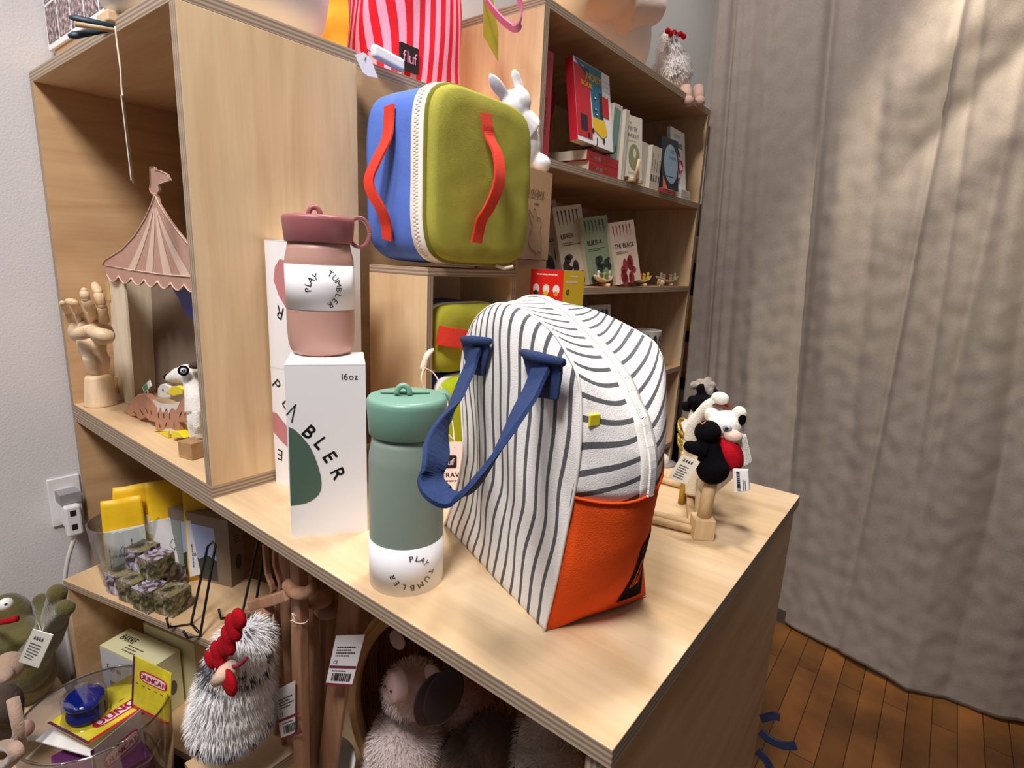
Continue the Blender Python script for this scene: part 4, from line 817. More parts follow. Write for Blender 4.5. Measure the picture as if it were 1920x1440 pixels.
boat(2, 1200, 530, 'wooden toy boat with bright yellow figures, third in the row', ('3E4A34', 'E6C81E', 'B82C28', 'E6C81E', 'E6C81E'), .15)
boat(3, 1250, 530, 'wooden toy boat with pale figures at the far end of the row', ('D8CCB8', 'D8CCB8', 'A0402C', 'D8D0A0', 'E8DCC8'), .18)
c = P(1243, 536, 'x', -.606); r = T('wooden_rattle', 'small wooden rattle with ring handle on the middle shelf edge', 'toy', V((c.x, c.y, s1))); k = V((-.612, c.y, s1+.011)); obj('bead', MB().ball(k, .0105), WOODL, r); obj('ring', MB().tube([k+V((0, -.019+.011*math.cos(a), .011*math.sin(a))) for a in [q*.45 for q in range(15)]], .0018, 6), WOODL, r)
# lower shelf: game box, card, mug
c = P(1112, 600, 'x', -.66); yy = c.y
book('book', 'navy blue book standing at the left of the lower shelf', yy-.09, yy-.004, s2, .235, -.66, .03, (M_('26304C'),), tilt=4)
def whis(mb, f, w_, h):
    for k in range(4): disc(mb, f, (.18+k*.2)*w_, .90*h, .009, 3, 9, 1.2); rect(mb, f, (.16+k*.2)*w_, .82*h, (.20+k*.2)*w_, .87*h, 3)
    text(mb, 'WASTED', lambda a, b_: f(.24*w_+a, .62*h+b_), .020, mi=3, bold=.1, xs=.8); text(mb, 'PAPER', lambda a, b_: f(.3*w_+a, .50*h+b_), .018, mi=3, bold=.1, xs=.8); disc(mb, f, .12*w_, .66*h, .008, 3, 10, 1.4); text(mb, '?', lambda a, b_: f(.85*w_+a, .62*h+b_), .03, mi=3)
book('book', 'white book with black printed letters on the lower shelf', yy, yy+.125, s2, .232, -.650, .012, (mat('white_dull', 'CFC8C8', .6), WHITE, WHITE, M_('2A2428')), tilt=6, art=whis)
c = P(1192, 640, 'x', -.62); r = T('card_box', 'small white printed box beside the enamel mug', 'box', (c.x, c.y-.03, s2)); mb = MB().box((-.70, c.y-.09, s2), (-.62, c.y, s2+.118), mi=0); scrib(mb, lambda a, b_: V((-.6195, c.y-.08+a, s2+.05+b_)), .07, .06, 4, 1, 4); obj('carton_body', mb, [WHITE, INK], r)
c = P(1214, 640, 'x', -.64); c.z = s2+.068; r = T('enamel_mug', 'white enamel mug with dark printed figures on the lower shelf', 'mug', c); R_ = .042
mb = MB().lathe([(0, 0), (R_*.95, 0), (R_, .004), (R_, .072), (R_*1.04, .075), (R_*.97, .075), (R_*.96, .006), (0, .006)], c, 32)
for k in range(3):
    a0 = -1.1+k*.55; fq = lambda a, b_: c+V((math.cos(a0+a/R_)*(R_+.0006), math.sin(a0+a/R_)*(R_+.0006), .015+b_)); mb.poly([fq(-.008, 0), fq(.008, 0), fq(.009, .02), fq(.006, .04), fq(0, .048), fq(-.006, .04), fq(-.009, .02)], mi=1)
obj('cup', mb, [mat('enamel', 'E6E2DA', .25), M_('2A2C30')], r); obj('handle', MB().tube(crv([c+V((.01, R_*.98, .066)), c+V((.012, R_+.022, .062)), c+V((.012, R_+.030, .040)), c+V((.012, R_+.018, .016)), c+V((.01, R_*.98, .012))], 5), .0032, 8), mat('enamel_cream', 'E0D4B0', .3), r)
ud = T('card_box', 'dull green tin standing under the enamel mug', 'tin', (c.x, c.y, s2)); obj('tin_body', MB().lathe([(0, 0), (.044, 0), (.044, .062), (.040, .0665), (0, .0665)], (c.x, c.y, s2), 32), mat('tin_green', '6C6E58', .4, var=.2, vs=60), ud)
# bits seen through the gap between bookcase and curtain
for i, (z, c_, nm) in enumerate(((.42, 'C89898', 'pink cloth bundle hanging high in the gap behind the bookcase'), (.17, 'E0B840', 'yellow cloth bundle hanging in the gap behind the bookcase'), (-.02, 'A87868', 'rose cloth bundle hanging low in the gap behind the bookcase'), (-.22, '8A8078', 'grey cloth bundle hanging lowest in the gap behind the bookcase'))):
    pc_ = V((-.80, 1.962, z)); o_ = obj('cloth_bundle', MB().grid(lambda u, v: pc_+V(((u-.5)*.34, .02*math.sin(u*14), (v-.5)*(.14 if i else .1))), 20, 4, lambda u, v: (u*3, v)), fabric('bundle%d' % i, c_, 500, .3, .1, ('E8DCD8', 9, .4)), None, mods=(('SOLIDIFY', dict(thickness=.06)),)); tag(o_, nm, 'cloth', 'cloth bundles behind the bookcase')
rk = obj('hanging_rail', MB().box((-1.26, 1.975, -.88), (-.55, 1.995, .60)), mat('dark_board', '3A2C28', .7)); tag(rk, 'dark board standing behind the bookcase and curtain', 'board')
# ============================================================ inside the tall box
FL_ = .0182
HW = ply('lime_wood', 'E4C8A4', 'D4B48C', 'z', .45, .03, 4)
hb_ = V((-1.192, .036, FL_)); hy_ = .006
hd = T('wooden_hand', 'jointed wooden artist hand on a round base in the tall box', 'mannequin hand', hb_)
mp_ = mpp(hb_)
def H(x, y, d=0):
    p = P(x, y, 'y', hy_+d); p.x = max(p.x, -1.219); return p
obj('base', MB().lathe([(.001, 0), (27*mp_, 0), (26*mp_, .003), (21*mp_, .056), (19*mp_, .060), (.001, .060)], hb_, 32), HW, hd)
mb = MB(); mb.ball(H(172, 646), (.042, .021, .036)); mb.ball(H(180, 672), (.030, .019, .026)); mb.ball(H(148, 622), (.024, .017, .020)); mb.ball(H(190, 624), (.027, .018, .022)); mb.ball(H(168, 618), (.036, .017, .018)); mb.tube([H(183, 700), H(181, 670)], [.0165, .022], 16)
palm = obj('palm', mb, HW, hd, mods=BLOB(.0022, 5))
obj('thumb', MB().tube(crv([H(208, 632, -.022), H(190, 628, -.034), H(170, 620, -.036)], 3), [.010, .011, .0115, .011, .0105, .010, .009][:7], 12).tube([H(170, 620, -.036), H(150, 626, -.034), H(134, 630, -.030)], [.0105, .011, .004], 12).ball(H(170, 620, -.036), .0105), HW, hd)
for nm, js in (('index', ((196,605,0,.0082),(190,572,-.008,.0078),(184,548,-.01,.0072),(178,534,-.006,.006))), ('middle', ((178,603,0,.0082),(172,582,-.02,.008),(160,560,-.03,.0072),(158,545,-.03,.006))), ('ring', ((156,604,0,.0078),(146,584,-.015,.0075),(140,568,-.03,.007),(128,565,-.036,.006))), ('little', ((134,602,0,.0072),(126,584,-.01,.0068),(120,574,-.025,.0062),(117,568,-.03,.0052)))):
    pr = None
    for k in range(3):
        a, b_ = H(js[k][0], js[k][1], js[k][2]), H(js[k+1][0], js[k+1][1], js[k+1][2]); d = (b_-a); par = hd if k == 0 else pr
        o_ = obj('finger' if k == 0 else 'finger_joint', MB().tube([a+d*.04, a+d*.10, a+d*.5, a+d*.88, a+d*.95], [js[k][3]*.8, js[k][3], js[k][3]*.94, js[k+1][3]*1.02, js[k+1][3]*.75], 12).ball(b_, js[k+1][3]*.85, n=10, m=8), HW, par)
        if k == 0: pr = o_
# circus tent theatre
ty = .080; C_ = lambda x, y, d=0: P(x, y, 'y', ty+d)
TW = ply('tent_wood', 'E2D6C0', 'D6C6AA', 'z', .6, .04, 3); PNK = mat('tent_pink', 'B9907E', .7, var=.06, vs=40); CRM = mat('tent_cream', 'D8BBA8', .7)
ct = T('toy_theatre', 'wooden circus tent toy theatre with scalloped striped roof and flag', 'toy theatre', V((C_(280, 760).x, ty, FL_)))
def fx(p): return V((max(-1.225, min(-.655, p.x)), p.y, max(FL_+.0005, p.z)))
out = [(290,365),(284,382),(272,410),(252,442),(228,468),(196,488),(192,497),(200,515)]
sc_ = []
xs_ = [200, 222, 246, 270, 295, 320, 345, 372]
for i in range(7):
    for k in range(0, 6): a = k/5; sc_.append((xs_[i]+(xs_[i+1]-xs_[i])*a, 514+i*3.2+13*math.sin(PI*a)+3.2*a))
rgt = [(376,536),(376,478),(350,455),(330,430),(312,405),(298,382)]
fp = [(294,364),(298,356),(296,346),(306,342),(318,338),(312,326),(300,320),(291,319),(289,313),(281,313),(282,345),(280,355),(285,364)]
roof = [fx(C_(*q_, -.012)) for q_ in out+sc_+rgt+fp]
o_ = obj('roof_panel', MB().prism(roof, (0, .004, 0)), PNK, ct, 'pink stained striped roof', bevel=.0006)
mb = MB()
for (x0, x1, e) in ((238, 252, 266), (272, 286, 282), (306, 322, 300), (340, 358, 318)):
    m_ = (x0+x1)/2; apex = (290, 372); pm = lambda t, s_: (apex[0]+(m_-apex[0])*t**1.35+(s_*(x1-x0)/2*t), apex[1]+(508+(m_-240)*.09-apex[1])*t)
    L_ = [pm(t/8, -1) for t in range(1, 9)]+[pm(t/8, 1) for t in range(8, 0, -1)]; mb.poly([fx(C_(*q_, -.0126)) for q_ in L_])
def ln(pts_, r_=.0011): mb.tube([fx(C_(*q_, -.0128)) for q_ in pts_], r_, 5)
ln(out[:-1]); ln([(196,497),(240,505),(300,514),(372,520)]); ln([q_ for q_ in sc_]); ln([(290,365),(298,382),(312,405),(330,430),(350,455),(376,478)]); ln(fp+fp[:1], .0007)
obj('painted_stripes', mb, CRM, o_, 'cream stripes and outlines')
pil = [fx(C_(*q_, -.006)) for q_ in ((204,516),(232,522),(250,760),(218,775))]; pil[2].z = pil[3].z = FL_+.0005
obj('front_post', MB().prism(pil, (0, .004, 0)), TW, ct); sd_ = [V((pil[0].x, ty-.006, pil[0].z)), V((pil[0].x-.006, ty+.07, pil[0].z)), V((pil[3].x-.006, ty+.07, FL_+.0005)), V((pil[3].x, ty-.006, FL_+.0005))]
obj('side_panel', MB().prism(sd_, (-.003, 0, 0)), TW, ct)
obj('back_panel', MB().box((pil[3].x-.006, ty+.07, FL_+.0005), (-.66, ty+.073, C_(300, 500).z)), mat('tent_inner', '8A7868', .7, var=.1, vs=10), ct)
for (y_, h_) in ((546, 40), (722, 42)): p_ = C_(200+(y_-546)*.09, y_, -.0095); obj('tab_joint', MB().box((p_.x-.004, p_.y, p_.z-.018), (p_.x+.008, p_.y+.003, p_.z+.018)), mat('tab_wood', 'C9A76C', .6), ct)
obj('curtain_cloth', MB().prism([fx(C_(*q_, .02)) for q_ in ((322,540),(376,540),(376,610),(356,596),(342,580),(334,560))], (0, .006, 0)), mat('blue_satin', '16389C', .5, var=.2, vs=60), ct, 'blue curtain', bevel=.002)
obj('foot_rail', MB().box((pil[3].x-.006, ty-.02, FL_), (pil[3].x+.03, ty-.006, FL_+.003)), TW, ct)
# eagle
ey = .046; E_ = lambda x, y, d=0: P(x, y, 'y', ey+d)
eb = E_(318, 818); dz = FL_-eb.z
EE = lambda x, y, d=0: E_(x, y, d)+V((0, 0, dz))
eg = T('wooden_eagle', 'carved wooden eagle with spread rust wings and yellow feet in the box', 'toy animal', V((eb.x, ey, FL_)))
RUST = mat('rust_wood', 'B98468', .7, var=.08, vs=60); WP = mat('white_paint', 'DCD4CC', .6); YP = mat('yellow_wood', 'E6D022', .55); DL = M_('3A2A22')
body = [(227,772),(240,764),(250,745),(258,737),(274,737),(284,748),(292,760),(300,766),(312,768),(322,764),(336,752),(345,742),(356,746),(360,762),(358,784),(348,790),(334,790),(336,806),(320,812),(300,812),(292,806),(290,790),(280,788),(272,780),(262,786),(254,778),(244,780),(238,774)]
obj('body', MB().prism([EE(*q_) for q_ in body], (0, .010, 0)), RUST, eg, bevel=.0015)
mb = MB(); mb.prism([EE(*q_, -.0006) for q_ in ((286,748),(294,762),(296,772),(300,762),(306,774),(312,762),(316,774),(322,762),(330,768),(338,750),(324,756),(300,754))], (0, .0008, 0)); mb.prism([EE(*q_, -.001) for q_ in ((304,806),(310,802),(320,802),(326,806),(316,816))], (0, .001, 0)); obj('white_feathers', mb, WP, eg)
mb = MB()
for (x, y, x2, y2) in ((250,770,256,776),(262,766,268,776),(272,762,276,772),(282,768,284,776),(296,772,297,782),(306,770,307,782),(318,772,318,784),(340,770,336,780),(350,766,346,776),(298,792,300,800),(326,790,326,800),(312,790,310,798)): mb.tube([EE(x, y, -.0006), EE(x2, y2, -.0006)], .0006, 5)
obj('feather_marks', mb, DL, eg)
hdp = [(295,742),(295,726),(300,719),(308,717),(316,722),(322,728),(322,738),(318,744),(306,745)]; h_ = obj('head', MB().prism([EE(*q_, -.002) for q_ in hdp], (0, .014, 0)), WP, eg, 'white head', bevel=.0015)
obj('beak', MB().prism([EE(*q_, -.003) for q_ in ((310,734),(320,723),(333,721),(342,727),(341,738),(332,738),(326,741),(318,738))], (0, .014, 0)), YP, h_, 'yellow beak', bevel=.0012); obj('eye', MB().ball(EE(305, 729, -.003), .0013, n=8, m=6), INK, h_)
for sx in (-1, 1):
    q0 = 318+sx*1; pts_ = [(q0+sx*2, 806), (q0+sx*14, 806), (q0+sx*24, 816), (q0+sx*26, 819), (q0+sx*2, 819)]; pp_ = [EE(*q_, -.004) for q_ in pts_]
    for p_ in pp_: p_.z = max(p_.z, FL_)
    obj('foot', MB().prism(pp_, (0, .020, 0)), YP, eg, 'yellow foot', bevel=.001)
p_ = EE(275, 724, .03); ss = T('paper_slip', 'small white and green folded paper slip behind the eagle', 'paper slip', V((p_.x, p_.y, FL_)))
R_ = Matrix.Rotation(math.radians(-28), 4, 'Y'); mb = MB(); mb.M = Matrix.Translation(p_) @ R_; mb.box((-.022, 0, -.005), (.022, .002, .007), mi=0); mb.box((-.018, -.0006, -.004), (.006, .0, .006), mi=1); mb.M = None; mb.box((p_.x-.001, p_.y+.0005, FL_), (p_.x+.001, p_.y+.0015, p_.z-.004), mi=0); obj('card', mb, [WHITE, M_('2E8A5C')], ss)
# white dog finger puppet
dy_ = .058; D_ = lambda x, y, d=0: P(x, y, 'y', dy_+d)
def cl(p): return V((min(-.668, p.x), p.y, p.z))
dp = T('dog_puppet', 'white felt dog puppet with black eye patch standing behind the eagle', 'puppet', V((cl(D_(362, 800)).x, dy_, FL_)))
mb = MB(); mb.ball(cl(D_(352, 702)), (.021, .018, .017)); mb.tube([cl(D_(352, 702)), D_(334, 704, -.006), D_(317, 709, -.010)], [.016, .013, .0065], 14); mb.ball(D_(316, 709, -.010), .0062); mb.tube([cl(D_(358, 712)), cl(D_(368, 745)), cl(D_(372, 770))], [.012, .017, .020], 14); mb.tube([cl(D_(368, 770, -.018)), cl(D_(370, 800, -.02)), cl(D_(369, 812, -.02))], [.007, .0065, .005], 10); mb.ball(cl(D_(374, 785)), (.018, .018, .026))
mb.tube([cl(D_(372, 790)), V((cl(D_(372, 790)).x, dy_, FL_+.014))], [.017, .014], 14); obj('body', mb, WOOLW, dp, mods=BLOB(.002, 4))
ex = D_(344, 695, -.0155); n = (CAM-ex).normalized(); obj('eye_patch', MB().lathe([(.0005, .0012), (.0078, .001), (.0082, -.002)], ex, 20, n), BLACKF, dp); e_ = obj('eye', MB().lathe([(.0005, .003), (.0035, .0026), (.0048, .0012)], ex, 18, n), mat('eye_grey', 'A8B0C0', .2), dp); obj('pupil', MB().lathe([(.0004, .0044), (.0018, .004), (.0024, .0028)], ex, 14, n), INK, e_)
obj('nose', MB().ball(D_(312, 707, -.013), (.0045, .0045, .0048), n=12, m=8), BLACKF, dp); obj('ear', MB().ball(cl(D_(366, 685)), (.008, .01, .006), n=12, m=8), mat('brown_felt', '4A3830', .9, .4, 400), dp)
bl = P(366, 856, 'z', FL_); obj_ = T('wooden_block', 'small natural wooden block at the right end of the box floor', 'block', V((bl.x, .035, FL_)))
mb = MB(); mb.M = Matrix.Translation((bl.x-.003, .034, FL_)) @ Matrix.Rotation(math.radians(12), 4, 'Z'); mb.box((-.015, -.014, 0), (.017, .014, .027)); obj('block', mb, ply('block_wood', 'B58F66', '9C764E', 'x', .6, .05, 3), obj_, bevel=.0012)
# ============================================================ on top of the tall box
kt = V((-1.245, .06, BT)); r = T('kraft_box', 'kraft carton with faint line drawings on the far left of the box top', 'box', kt+V((.045, .05, 0)))
mb = MB().box(kt, kt+V((.085, .10, .17)), mi=0)
for cx_, cz_, rr in ((.035, .11, .014), (.042, .075, .018), (.05, .04, .013)): mb.tube([kt+V((cx_+rr*math.cos(a*.4), -.0006, cz_+rr*1.1*math.sin(a*.4))) for a in range(17)], .0006, 4, mi=1)
obj('carton_body', mb, [KRAFT, mat('brown_print', '5C4028', .8)], r, bevel=.0008)
fy = .035; F_ = lambda x, y, d=0: P(x, y, 'y', fy+d); fa = F_(92, 96); fr = T('picture_puzzle', 'white framed card of small square garden photos on the box top', 'picture puzzle', V((fa.x+.14, fy, BT)))
fz = fa.z-BT; m, t, b = nt('garden_photo'); N = t.nodes; L = t.links; tc = N.new('ShaderNodeTexCoord'); vo = N.new('ShaderNodeTexNoise'); vo.inputs['Scale'].default_value = 130; vo.inputs['Detail'].default_value = 4; L.new(tc.outputs['Object'], vo.inputs[0]); cr = N.new('ShaderNodeValToRGB'); el = cr.color_ramp.elements; el[0].position = .35; el[0].color = lin('3A3230'); el[1].position = .68; el[1].color = lin('CFC4C8'); e = el.new(.45); e.color = lin('6A6258'); e = el.new(.54); e.color = lin('A07C84'); L.new(vo.outputs[0], cr.inputs[0]); L.new(cr.outputs[0], b.inputs['Base Color']); PHOTO = m
x0 = fa.x; W0 = .30; Z0 = fa.z; mb = MB().box((x0, fy, Z0), (x0+W0, fy+.02, Z0+.20)); o_ = obj('frame', mb, WHITE, fr, bevel=.001); obj('support', MB().box((x0+.02, fy+.004, BT), (x0+W0-.02, fy+.016, Z0)), KRAFT, fr)
cw = .060
for i in range(5):
    for j in range(3): obj('photo', MB().box((x0+.008+i*(cw+.008), fy-.001, Z0+.010+j*(cw+.006)), (x0+.008+i*(cw+.008)+cw, fy+.004, Z0+.010+j*(cw+.006)+cw)), PHOTO, o_)
bp_ = V((P(205, 52, 'y', -.004).x, -.004, BT+.004)); bird = T('clothes_peg', 'wooden spring peg with navy painted arms clipped on the box edge', 'peg', V((bp_.x, .01, BT)))
NV = M_('1C3444', .5)
for (xa, ya, xb, yb, nm) in ((130, 32, 214, 50, 0), (128, 68, 200, 56, 1)):
    a, b_ = P(xa, ya, 'y', -.05), P(xb, yb, 'y', -.008); a.z += .006*0; o_ = obj('arm', MB().tube([a, a.lerp(b_, .15), b_], [.002, .0042, .003], 12, flat=1.3), NV, bird, 'navy painted arm', bevel=0)
    if nm == 0: obj('wood_underside', MB().tube([a.lerp(b_, .12)-V((0, 0, .006)), b_-V((0, 0, .004))], [.004, .0035], 10), WOODL, o_)
obj('pivot', MB().box((bp_.x-.03, -.009, BT-.006), (bp_.x+.012, .02, BT+.008)), WOODL, bird, bevel=.002)
s_ = [P(x, y, 'y', -.012) for x, y in ((216, 50), (220, 85), (226, 130), (228, 165), (230, 180))]; obj('string', MB().tube(crv(s_, 4), .0012, 6), CREAM, bird)
k = P(240, 258, 'y', -.012); mb = MB(); a_ = P(226, 178, 'y', -.012); c_ = P(245, 338, 'y', -.012); dv = (c_-a_); sd2 = V((-.93, .38, 0)).normalized(); mb.frame(a_-sd2*.002, dv.normalized(), sd2, dv.normalized().cross(sd2), dv.length, .045, .0012); obj('paper_tag', mb, mat('tag_grey', 'D2CEC8', .6), bird, 'white card tag seen edge on')
tb_ = V((-.86, .05, BT)); r = T('teal_bowl', 'dark teal painted round form behind the peg on the box top', 'ornament', tb_); obj('bowl', MB().lathe([(.001, .0), (.03, .0), (.045, .02), (.05, .05), (.045, .08), (.001, .10)], tb_+V((.0, .02, 0)), 28), M_('143A4C', .5), r)
# wall outlet with adaptor and cord
op = V((-1.262, -.02, -.19)); u_ = T('wall_adaptor', 'white plug adaptor in a wall outlet beside the shelves', 'adaptor', op); WG = mat('white_plastic2', 'E4E2E2', .35)
obj('cover_plate', MB().box((-1.262, -.055, -.245), (-1.257, .0, -.14)), WG, u_, bevel=.002); ad_ = obj('adaptor_body', MB().box((-1.257, -.045, -.235), (-1.215, -.010, -.165)), WG, u_, bevel=.005); obj('label_plate', MB().box((-1.250, -.046, -.185), (-1.213, -.012, -.163)), mat('grey_print', '8E8C8C', .5), ad_)
pl_ = obj('plug', MB().box((-1.215, -.045, -.25), (-1.196, -.018, -.185)), WG, u_, bevel=.004)
for z in (-.20, -.23): obj('slot', MB().box((-1.1965, -.037, z-.006), (-1.1955, -.027, z+.006)), INK, pl_)
obj('cord', MB().tube(crv([V((-1.205, -.03, -.25)), V((-1.215, -.045, -.30)), V((-1.225, -.055, -.36)), V((-1.24, -.06, -.45)), V((-1.245, -.06, -.60))], 5), .0042, 8), WG, u_)
# ============================================================ low crate beside the wall and what stands on it
KA, KD, KN = V((-1.128, -.076, 0)), V((.965, .261, 0)).normalized(), V((-.261, .965, 0)).normalized()
KZ = -.302; KW, KDP = .455, .168
def K(a, b_, z): return KA+KD*a+KN*b_+V((0, 0, z))
lc = T('low_crate', 'low open plywood crate by the wall with glass jar and cubes on top', 'crate', K(KW/2, KDP/2, -.5815))
def kb_(nm, a, b_, z, sa, sb_, sz, fm=0, **k): return obj(nm, MB().frame(K(a, b_, z), KD, KN, (0, 0, 1), sa, sb_, sz), [FACE['x'], MATS['edge_z']], lc, **k)
mb = MB(); mb.M = Matrix((tuple(KD)+(0,), tuple(KN)+(0,), (0, 0, 1, 0), (0, 0, 0, 1))).transposed(); M4 = Matrix.Identity(4)
for i in range(3): M4[i][0], M4[i][1], M4[i][2], M4[i][3] = KD[i], KN[i], (0, 0, 1)[i], KA[i]
def kboard(nm, a, b_, fm):
    mb = MB(); mb.M = M4; mb.box(a, b_, faces_mi=fm); return obj(nm, mb, [ply('crate_wood', 'D8B68C', 'C4A074', 'x', .5, .05) if 'crate_wood' not in MATS else MATS['crate_wood'], MATS['edge_z']], lc, bevel=.0006)
kboard('top_panel', (0, 0, KZ-.014), (KW, KDP, KZ), (0,0,1,1,1,1)); kboard('bottom_panel', (0, 0, -.5815), (KW, KDP, -.5675), (0,0,1,1,1,1))
kboard('side_panel', (0, 0, -.5675), (.013, KDP, KZ-.014), (0,0,0,0,0,0)); kboard('side_panel', (KW-.013, 0, -.5675), (KW, KDP, KZ-.014), (0,0,0,0,0,0)); kboard('back_panel', (.013, KDP-.01, -.5675), (KW-.013, KDP, KZ-.014), (0,)*6)
GLASS = pane('clear_glass', 'EEF2F2', .06)
def onK(x, y): p = P(x, y, 'z', KZ); return p
gc = K(.100, .066, KZ+.0005); m1 = mpp(gc+V((0,0,.06)))
jr = T('glass_jar', 'clear glass tumbler jar holding yellow packets on the low crate', 'jar', gc)
R1, R0, JH = 58*m1, 43*m1, 118*m1
obj('glass', MB().lathe([(.0005, 0), (R0, 0), (R0*1.02, .004), (R1, JH), (R1-.002, JH+.0008), (R1-.0035, JH), (R0*.94, .014), (.0005, .014)], gc, 40), GLASS, jr)
YP_ = mat('yellow_packet', 'F2C21C', .45, .3, 60, var=.08, vs=25)
f_ = (CAM-gc); f_.z = 0; f_.normalize(); rg = V((-f_.y, f_.x, 0))
def packet(label, dx_, dy__, w_, h_, z0, lean, lab=True, grp='yellow packets with paper labels'):
    o = gc+rg*dx_+f_*dy__+V((0, 0, z0)); r = T('packet', label, 'packet', o, grp); ax = (V((0, 0, 1))-f_*.12+rg*lean).normalized()
    obj('pouch', MB().grid(lambda u, v: o+rg*((u-.5)*w_*(1-.10*v))+ax*(v*h_)+f_*(.004*math.sin(PI*u)*math.sin(PI*v)+.0015*math.sin(u*9+v*5)), 12, 12), YP_, r, mods=(('SOLIDIFY', dict(thickness=.004)),))
    if lab:
        fn = lambda a, b_: o+rg*(a-w_/2)+ax*b_+f_*.0075; mb = MB(); mb.prism([fn(.002, .012), fn(w_-.002, .012), fn(w_-.004, h_*.62), fn(.004, h_*.62)], -f_*.001)
        g2 = lambda a, b_: fn(a, b_)+f_*.0005; text(mb, 'D', lambda a, b_: g2(w_*.72+a, h_*.26+b_), .018, mi=1, bold=.12); text(mb, 'Binder', lambda a, b_: g2(w_*.14+a, h_*.26+b_), .009, mi=1)
        mb.tube([g2(w_*(.42+.05*math.cos(q_)+.02*math.cos(3*q_)), h_*(.34+.06*math.sin(q_))) for q_ in [k*.5 for k in range(14)]], .0004, 4, mi=1); scrib(mb, lambda a, b_: g2(w_*.1+b_, h_*.15+a), h_*.35, .004, 1, 1, 3); scrib(mb, lambda a, b_: g2(w_*.6+b_, h_*.12+a), h_*.45, .004, 1, 1, 4); obj('paper_label', mb, [WHITE, M_('55555C')], r)
packet('yellow packet with white printed label, front one in the glass jar', -.002, .016, .072, .150, .016, 0)
packet('yellow packet leaning right behind the front one in the jar', .004, -.006, .074, .165, .017, .10)
pb_ = K(.215, .125, KZ); 
def pk2(label, x, y, w_, h_, lean, base):
    global gc
    s_ = gc; gc = base; packet(label, 0, 0, w_, h_, .001, lean); gc = s_
pk2('tall yellow packet standing behind the jar against the crate back', 0, 0, .082, .195, -.05, K(.175, .118, KZ))
pk2('dark edged yellow packet furthest back behind the glass jar', 0, 0, .080, .200, .0, K(.235, .138, KZ))
bl_ = T('blue_lid', 'dark blue round cap leaning at the left of the glass jar', 'cap', K(.075, .085, KZ)); obj('cap', MB().lathe([(.001, .0), (.020, .0), (.022, .004), (.022, .075), (.018, .08), (.001, .08)], K(.045, .095, KZ+.0005), 24), M_('1C2E66', .4), bl_)
# grey window box
def bxk(nm, label, cat, a, b_, z, yaw, w_, d_, h_, mats, art=None, group=None, bev=.0006):
    c_, s_ = math.cos(yaw), math.sin(yaw); dx = KD*c_+KN*s_; dy = KN*c_-KD*s_; o = K(a, b_, z); r = T(nm, label, cat, o+(dx*w_+dy*d_)/2, group)
    mb = MB().frame(o, dx, dy, (0, 0, 1), w_, d_, h_)
    if art: art(mb, pf(o-dy*.0005, dx, (0, 0, 1)), pf(o+V((0, 0, h_+.0005)), dx, dy), pf(o+dx*(w_+.0005), dy, (0, 0, 1)))
    obj('carton_body', mb, mats, r, bevel=0); return r
def winart(mb, f, t_, s_):
    rect(mb, f, .006, .006, .112, .118, 1); g2 = lambda a, b_: f(a, b_)+(f(0, 0)-f(0, 0)); 
    q_ = lambda a, b_: f(a, b_)-KN*.0004
    mb.poly([q_(.03, .006), q_(.112, .006), q_(.112, .05), q_(.09, .058), q_(.07, .045), q_(.05, .06), q_(.03, .05)], mi=2)
    rect(mb, q_, .006, .006, .030, .118, 3); scrib(mb, lambda a, b_: t_(.02+a, .01+b_), .07, .02, 2, 2, 2); scrib(mb, lambda a, b_: s_(.012+a, .085+b_), .016, .02, 3, 2, 3); disc(mb, s_, .02, .045, .008, 2, 10, 2)
bxk('window_box', 'dark wooden window box with blue sky picture behind the photo cubes', 'box', .160, .112, KZ+.0005, .10, .145, .034, .140, [mat('taupe_board', '857563', .6, var=.08), mat('sky_print', 'A8B4D8', .3), M_('3C4038'), mat('pale_grey_green', '8E948C', .5)], winart)
# photo cubes: one by one
m, t, b = nt('mossy_photo'); N = t.nodes; L = t.links; tc = N.new('ShaderNodeTexCoord'); vo = N.new('ShaderNodeTexNoise'); vo.inputs['Scale'].default_value = 70; vo.inputs['Detail'].default_value = 5; vo.inputs['Distortion'].default_value = 1.2; L.new(tc.outputs['Object'], vo.inputs[0]); cr = N.new('ShaderNodeValToRGB'); el = cr.color_ramp.elements; el[0].position = .36; el[0].color = lin('262420'); el[1].position = .66; el[1].color = lin('B0A8AC')
for p_, c_ in ((.44, '4C4A34'), (.50, '7A7A4C'), (.56, '86704E'), (.60, '6E5A5A')): e = el.new(p_); e.color = lin(c_)
L.new(vo.outputs[0], cr.inputs[0]); L.new(cr.outputs[0], b.inputs['Base Color']); b.inputs['Roughness'].default_value = .4; MOSS = m
MOSS2 = m.copy(); q_ = [n for n in MOSS2.node_tree.nodes if n.type == 'TEX_NOISE'][0]; q_.inputs['Scale'].default_value = 55; q_ = [n for n in MOSS2.node_tree.nodes if n.type == 'VALTORGB'][0].color_ramp.elements
for e_, c_ in zip(q_, ('3A3038', '6A5A62', 'A89AA8', 'B8B4C8', '8C94A0', 'E0DCE4')): e_.color = lin(c_)
cs = .042; CU = [(.112,.012,0,-.04,'front left'),(.157,.006,0,.03,'front middle'),(.203,.002,0,-.03,'front right'),(.120,.058,0,-.05,'back left'),(.180,.052,0,.04,'back right'),(.136,.036,1,.06,'upper left'),(.186,.030,1,-.05,'upper right'),(.250,.010,0,.06,'far right')]
c2_ = None
